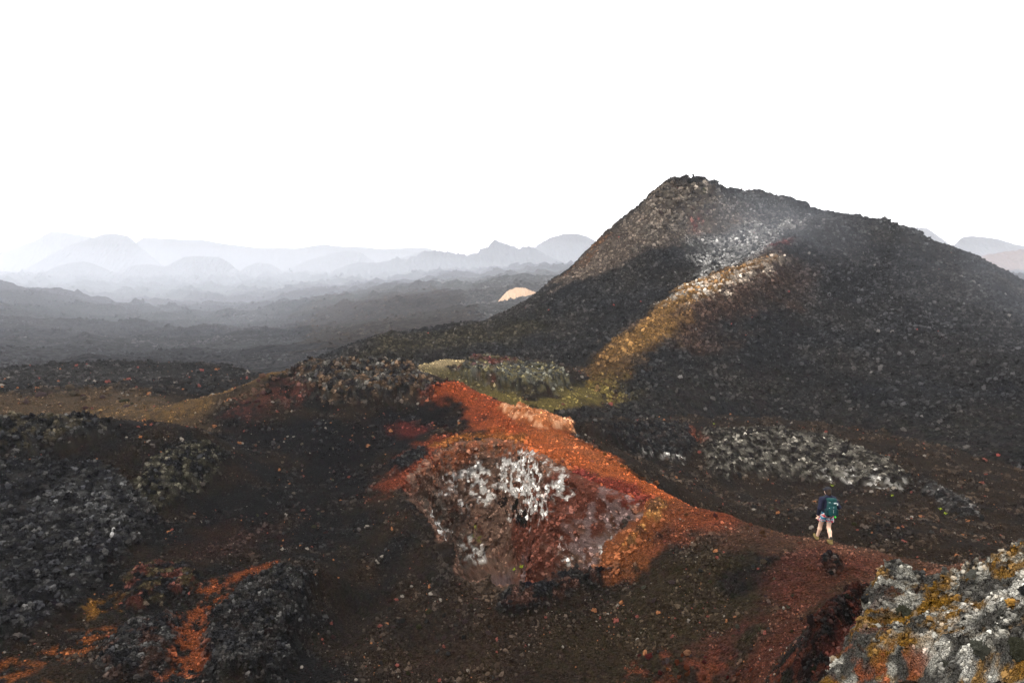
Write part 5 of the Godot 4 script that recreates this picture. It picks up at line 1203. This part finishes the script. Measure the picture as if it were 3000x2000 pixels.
func build_hiker() -> void:
	var cloth := StandardMaterial3D.new()
	cloth.vertex_color_use_as_albedo = true
	cloth.roughness = 0.85
	cloth.metallic_specular = 0.25
	var skin := StandardMaterial3D.new()
	skin.vertex_color_use_as_albedo = true
	skin.roughness = 0.6
	skin.metallic_specular = 0.3
	var x := 8.85
	var z := -18.55
	var feet := Vector3(x, ground.height(x, z), z)
	var person := Node3D.new()
	person.name = "person"
	add_child(person)
	person.position = feet
	person.rotation.y = deg_to_rad(3.0)
	person.scale = Vector3.ONE * 0.965
	tag(person, "hiker in navy jacket, bright printed shorts and boots walking along the path", "person")
	var turn := Basis(Vector3.UP, person.rotation.y)
	# how far the ground under each foot lies above the person's base
	var spot_a := feet + turn * Vector3(-0.075, 0, -0.36)
	var spot_b := feet + turn * Vector3(0.06, 0, 0.19)
	var la := ground.height(spot_a.x, spot_a.z) - feet.y
	var lb := ground.height(spot_b.x, spot_b.z) - feet.y
	var lift := (la + lb) * 0.5
	var hip_a := Vector3(-0.085, 0.88 + lift, 0.0)
	var hip_b := Vector3(0.085, 0.88 + lift, 0.0)
	var knee_a := Vector3(-0.075, 0.49 + lift, -0.19)
	var knee_b := Vector3(0.085, 0.475 + lift, -0.02)
	var foot_a := Vector3(-0.075, 0.11 + la, -0.35)
	var foot_b := Vector3(0.06, 0.10 + lb, 0.19)
	var up := Vector3(0, lift, 0)
	var flesh := func(_v: Vector3) -> Color: return Color(0.56, 0.37, 0.275)
	var f := Field.new()
	f.start(Vector3(-0.42, -0.3, -0.5), Vector3(0.42, 1.8, 0.42), 0.0125)
	f.limb(Vector3(0, 0.95, 0) + up, Vector3(0, 1.23, -0.02) + up, 0.115, 0.12, 0.05)
	f.limb(Vector3(-0.15, 1.34, 0) + up, Vector3(0.15, 1.34, 0) + up, 0.06, 0.06, 0.06)
	f.limb(Vector3(0, 1.40, -0.01) + up, Vector3(0, 1.48, -0.03) + up, 0.05, 0.047, 0.03)
	f.limb(Vector3(0, 1.53, -0.055) + up, Vector3(0, 1.575, -0.035) + up, 0.075, 0.09, 0.03, Vector3(1.12, 1, 1))
	f.limb(Vector3(0, 1.545, -0.14) + up, Vector3(0, 1.515, -0.15) + up, 0.012, 0.016, 0.02)     # nose
	f.limb(Vector3(0, 1.475, -0.115) + up, Vector3(0, 1.47, -0.10) + up, 0.03, 0.03, 0.03)        # chin
	for s in [-1.0, 1.0]:
		f.limb(Vector3(0.083 * s, 1.535, -0.03) + up, Vector3(0.087 * s, 1.56, -0.025) + up, 0.014, 0.017, 0.01)   # ear
	for leg in [[hip_a, knee_a, foot_a], [hip_b, knee_b, foot_b]]:
		var calf: Vector3 = leg[1].lerp(leg[2], 0.3) + Vector3(0, 0, 0.018)
		f.limb(leg[0], leg[1], 0.085, 0.053, 0.04)
		f.limb(leg[1], calf, 0.05, 0.055, 0.03)
		f.limb(calf, leg[2], 0.055, 0.036, 0.03)
	var arm_a := [Vector3(-0.185, 1.34, 0) + up, Vector3(-0.245, 1.08, 0.045) + up, Vector3(-0.225, 0.86, -0.06) + up]
	var arm_b := [Vector3(0.185, 1.34, 0) + up, Vector3(0.315, 1.11, 0.07) + up, Vector3(0.185, 1.10, -0.15) + up]
	for arm in [arm_a, arm_b]:
		f.limb(arm[0], arm[1], 0.05, 0.042, 0.03)
		f.limb(arm[1], arm[2], 0.042, 0.03, 0.02)
	var body := f.mesh(flesh)
	for hand in [[arm_a[2], Vector3(0.0, -1.0, -0.12), Vector3(0.15, 0, -1), 1.0], [arm_b[2], Vector3(-0.55, 0.35, -0.75), Vector3(0, 1, 0.3), -1.0]]:
		# palm, four unequal fingers curled a little, and a thumb from the side of the palm
		var h := Field.new()
		var wrist: Vector3 = hand[0]
		var along: Vector3 = hand[1].normalized()
		var side: Vector3 = (hand[2] - along * hand[2].dot(along)).normalized()
		var curl: Vector3 = side.cross(along) * float(hand[3])
		h.start(wrist - Vector3.ONE * 0.2, wrist + Vector3.ONE * 0.2, 0.0045)
		for k in 4:
			h.limb(wrist, wrist + along * 0.075 + side * (0.03 - 0.02 * k), 0.021, 0.011, 0.014)
		for k in 4:
			var root := wrist + along * 0.078 + side * (0.03 - 0.02 * k)
			var long: float = [0.034, 0.041, 0.038, 0.029][k]
			var joint := root + (along + curl * 0.35).normalized() * long
			var tip := joint + (along * 0.5 + curl).normalized() * long * 0.95
			h.limb(root, joint, 0.0095, 0.0085, 0.003)
			h.limb(joint, tip, 0.0085, 0.0072, 0.003)
		var ball := wrist + along * 0.025 + side * 0.024
		var bend := ball + (along * 0.6 + side + curl * 0.3).normalized() * 0.036
		h.limb(ball, bend, 0.0125, 0.0105, 0.008)
		h.limb(bend, bend + (along + side * 0.25 + curl * 0.4).normalized() * 0.03, 0.0105, 0.008, 0.004)
		h.mesh(flesh, body)
	put("body", body, skin, person)
	# clothing
	var navy := func(v: Vector3) -> Color: return Color(0.010, 0.012, 0.024) * (0.8 + 0.5 * absf(sin(v.y * 70.0 + v.x * 9.0)))
	var j := Field.new()
	j.start(Vector3(-0.45, 0.7, -0.45), Vector3(0.45, 1.75, 0.4), 0.0125)
	j.limb(Vector3(0, 0.93, 0) + up, Vector3(0, 1.23, -0.01) + up, 0.148, 0.145, 0.05)
	j.limb(Vector3(-0.145, 1.335, 0) + up, Vector3(0.145, 1.335, 0) + up, 0.08, 0.08, 0.06)
	j.limb(Vector3(-0.06, 1.425, 0.055) + up, Vector3(0.06, 1.425, 0.055) + up, 0.055, 0.055, 0.03)     # hood lying on the neck
	j.limb(Vector3(0, 1.40, 0) + up, Vector3(0, 1.445, -0.02) + up, 0.075, 0.066, 0.03)                  # collar
	for arm in [arm_a, arm_b]:
		j.limb(arm[0], arm[1], 0.072, 0.062, 0.04)
		j.limb(arm[1], arm[1].lerp(arm[2], 0.96), 0.06, 0.045, 0.02)
	put("jacket", j.mesh(navy), cloth, person)
	var print_noise := noise(FastNoiseLite.TYPE_SIMPLEX, 7.0, 2, 9)
	var pattern := func(v: Vector3) -> Color:
		var n := print_noise.get_noise_3d(v.x * 0.8, v.y * 2.4, v.z * 0.8)
		if n < -0.22:
			return Color(0.025, 0.13, 0.22)
		if n < -0.10:
			return Color(0.10, 0.33, 0.42)
		if n > 0.24:
			return Color(0.38, 0.022, 0.035)
		return Color(0.50, 0.49, 0.50)
	var sh := Field.new()
	sh.start(Vector3(-0.3, 0.5, -0.35), Vector3(0.3, 1.15, 0.35), 0.0125)
	sh.limb(Vector3(0, 0.92, 0) + up, Vector3(0, 0.98, 0) + up, 0.142, 0.13, 0.05)
	for leg in [[hip_a, knee_a], [hip_b, knee_b]]:
		var hem: Vector3 = leg[0].lerp(leg[1], 0.52)
		var out := Vector3(0.02 * signf(hem.x), 0, 0)
		sh.limb(leg[0], hem + out, 0.102, 0.112, 0.04)
	sh.above(0.665 + lift)
	put("shorts", sh.mesh(pattern), cloth, person)
	for foot in [[foot_a, 0.28], [foot_b, 0.0]]:
		var an: Vector3 = foot[0]
		var pitch: float = foot[1]
		var toe := Vector3(0, sin(pitch), -cos(pitch))
		var heel := an + Vector3(0, -0.055, 0.035)
		var b := Field.new()
		b.start(an - Vector3(0.15, 0.2, 0.35), an + Vector3(0.15, 0.2, 0.2), 0.009)
		b.limb(an + Vector3(0, 0.045, 0), an + Vector3(0, -0.02, 0), 0.05, 0.05, 0.02)
		b.limb(heel, heel + toe * 0.12, 0.045, 0.048, 0.03)
		b.limb(heel + toe * 0.12, heel + toe * 0.205, 0.046, 0.036, 0.03)
		var boot := put("boot", b.mesh(func(_v: Vector3) -> Color: return Color(0.115, 0.085, 0.034)), cloth, person)
		var so := Field.new()
		so.start(an - Vector3(0.15, 0.2, 0.35), an + Vector3(0.15, 0.2, 0.2), 0.009)
		so.limb(heel + Vector3(0, -0.033, 0.0), heel + toe * 0.215 + Vector3(0, -0.03, 0), 0.028, 0.024, 0.01, Vector3(0.6, 1.5, 1))
		put("sole", so.mesh(func(_v: Vector3) -> Color: return Color(0.03, 0.025, 0.015)), cloth, boot)
		var cuff := Field.new()
		cuff.start(an - Vector3(0.12, 0.1, 0.12), an + Vector3(0.12, 0.16, 0.12), 0.009)
		cuff.limb(an + Vector3(0, 0.055, 0), an + Vector3(0, 0.085, 0), 0.048, 0.045, 0.01)
		put("sock", cuff.mesh(func(_v: Vector3) -> Color: return Color(0.03, 0.026, 0.02)), cloth, boot)
	var hair := Field.new()
	hair.start(Vector3(-0.2, 1.3, -0.25), Vector3(0.2, 1.85, 0.25), 0.01)
	hair.limb(Vector3(0, 1.50, 0.035) + up, Vector3(0, 1.585, -0.015) + up, 0.068, 0.098, 0.03)
	hair.limb(Vector3(0.01, 1.505, 0.085) + up, Vector3(0.01, 1.535, 0.095) + up, 0.042, 0.042, 0.02)
	put("hair", hair.mesh(func(_v: Vector3) -> Color: return Color(0.022, 0.012, 0.008)), cloth, person)
	var cap := Field.new()
	cap.start(Vector3(-0.25, 1.4, -0.4), Vector3(0.25, 1.85, 0.25), 0.01)
	cap.limb(Vector3(0, 1.585, -0.03) + up, Vector3(0, 1.60, -0.03) + up, 0.108, 0.102, 0.02)
	cap.above(1.585 + lift)
	cap.limb(Vector3(-0.04, 1.595, -0.13) + up, Vector3(0.04, 1.595, -0.13) + up, 0.058, 0.058, 0.01, Vector3(1, 6, 1))
	cap.limb(Vector3(-0.03, 1.587, -0.18) + up, Vector3(0.03, 1.587, -0.18) + up, 0.045, 0.045, 0.01, Vector3(1, 6, 1))
	put("cap", cap.mesh(func(_v: Vector3) -> Color: return Color(0.012, 0.013, 0.016)), cloth, person)
	# the rucksack on the back is a thing of its own
	var pack := Node3D.new()
	pack.name = "backpack"
	add_child(pack)
	pack.transform = person.transform
	tag(pack, "teal hiking backpack worn over the navy jacket", "backpack")
	var teal := func(v: Vector3) -> Color: return Color(0.008, 0.040, 0.042) * (0.85 + 0.3 * absf(sin(v.y * 40.0)))
	var lean := 0.06
	var bag := Field.new()
	bag.start(Vector3(-0.3, 0.75, 0.0), Vector3(0.3, 1.6, 0.5), 0.0125)
	bag.block(Vector3(0, 1.16, 0.235) + up, Vector3(0.128, 0.225, 0.09), 0.07, 0.02, lean)
	bag.block(Vector3(0, 1.08, 0.315) + up, Vector3(0.105, 0.13, 0.035), 0.03, 0.02, lean)
	put("bag", bag.mesh(teal), cloth, pack)
	var lid := Field.new()
	lid.start(Vector3(-0.3, 1.2, 0.0), Vector3(0.3, 1.7, 0.5), 0.0125)
	lid.block(Vector3(0, 1.385, 0.215) + up, Vector3(0.12, 0.055, 0.105), 0.05, 0.02, -0.2)
	put("lid", lid.mesh(func(_v: Vector3) -> Color: return Color(0.007, 0.034, 0.034)), cloth, pack)
	for s in [-1.0, 1.0]:
		var side := Field.new()
		side.start(Vector3(0.15 * s - 0.12, 0.8, 0.05), Vector3(0.15 * s + 0.12, 1.25, 0.42), 0.0125)
		side.block(Vector3(0.15 * s, 1.03, 0.24) + up, Vector3(0.03, 0.10, 0.07), 0.028, 0.01)
		put("side_pocket", side.mesh(func(_v: Vector3) -> Color: return Color(0.006, 0.022, 0.024)), cloth, pack)
		var strap := Field.new()
		strap.start(Vector3(-0.3, 0.95, -0.3), Vector3(0.3, 1.6, 0.3), 0.01)
		var before := Vector3(0.085 * s, 1.36, 0.14) + up
		for p in [Vector3(0.09 * s, 1.425, 0.0), Vector3(0.10 * s, 1.37, -0.11), Vector3(0.11 * s, 1.2, -0.165), Vector3(0.12 * s, 1.08, -0.14)]:
			strap.limb(before, p + up, 0.02, 0.02, 0.01)
			before = p + up
		put("shoulder_strap", strap.mesh(func(_v: Vector3) -> Color: return Color(0.006, 0.02, 0.022)), cloth, pack)
	var pale := func(_v: Vector3) -> Color: return Color(0.36, 0.40, 0.40)
	for c in [[Vector3(0.045, 1.33, 0.335), Vector3(0.038, 0.016, 0.01)], [Vector3(0.135, 1.28, 0.29), Vector3(0.018, 0.03, 0.02)], [Vector3(-0.105, 1.35, 0.315), Vector3(0.03, 0.006, 0.008)], [Vector3(-0.095, 1.19, 0.325), Vector3(0.035, 0.006, 0.008)], [Vector3(0.07, 0.985, 0.335), Vector3(0.022, 0.006, 0.006)], [Vector3(0.0, 1.14, 0.352), Vector3(0.006, 0.1, 0.005)]]:
		var bit := Field.new()
		bit.start(c[0] + up - Vector3.ONE * 0.14, c[0] + up + Vector3.ONE * 0.14, 0.007)
		bit.block(c[0] + up, c[1], 0.005, 0.002)
		put("buckle_strap", bit.mesh(pale), cloth, pack)
	var green := Field.new()
	green.start(Vector3(0.0, 0.8, 0.2), Vector3(0.25, 1.05, 0.45), 0.008)
	green.limb(Vector3(0.07, 0.925, 0.33) + up, Vector3(0.075, 0.915, 0.33) + up, 0.024, 0.024, 0.01)
	put("clip", green.mesh(func(_v: Vector3) -> Color: return Color(0.05, 0.5, 0.06)), cloth, pack)
	var tail := Field.new()
	tail.start(Vector3(-0.1, 0.6, 0.15), Vector3(0.2, 1.0, 0.4), 0.007)
	tail.limb(Vector3(0.01, 0.94, 0.31) + up, Vector3(0.0, 0.86, 0.22) + up, 0.009, 0.009, 0.005)
	tail.limb(Vector3(0.0, 0.86, 0.22) + up, Vector3(0.02, 0.74, 0.2) + up, 0.009, 0.009, 0.005)
	put("webbing", tail.mesh(func(_v: Vector3) -> Color: return Color(0.006, 0.006, 0.008)), cloth, pack)

func build_plants() -> void:
	var leaf := StandardMaterial3D.new()
	leaf.albedo_color = Color(0.40, 0.45, 0.08)
	leaf.roughness = 0.7
	leaf.metallic_specular = 0.2
	leaf.backlight_enabled = true
	leaf.backlight = Color(0.2, 0.24, 0.03)
	for p in PLANTS:
		var st := SurfaceTool.new()
		st.begin(Mesh.PRIMITIVE_TRIANGLES)
		st.set_smooth_group(-1)
		for k in 14:
			var a := rng.randf() * TAU
			var out := Vector3(cos(a), 0, sin(a))
			var wide := Vector3(-out.z, 0, out.x) * 0.014
			var long := 0.07 + 0.09 * rng.randf()
			var mid := out * long * 0.5 + Vector3(0, long * 0.7, 0)
			var tip := out * long + Vector3(0, long * (0.4 + 0.5 * rng.randf()), 0)
			for t in [[Vector3.ZERO, mid - wide, mid + wide], [mid - wide, tip, mid + wide]]:
				for v in t:
					st.add_vertex(v)
		st.generate_normals()
		var o := put("fern_tuft", st.commit(), leaf)
		o.position = p
		tag(o, "small yellow green fern tuft rooted in the dark lava", "plant", "fern tufts in the lava")
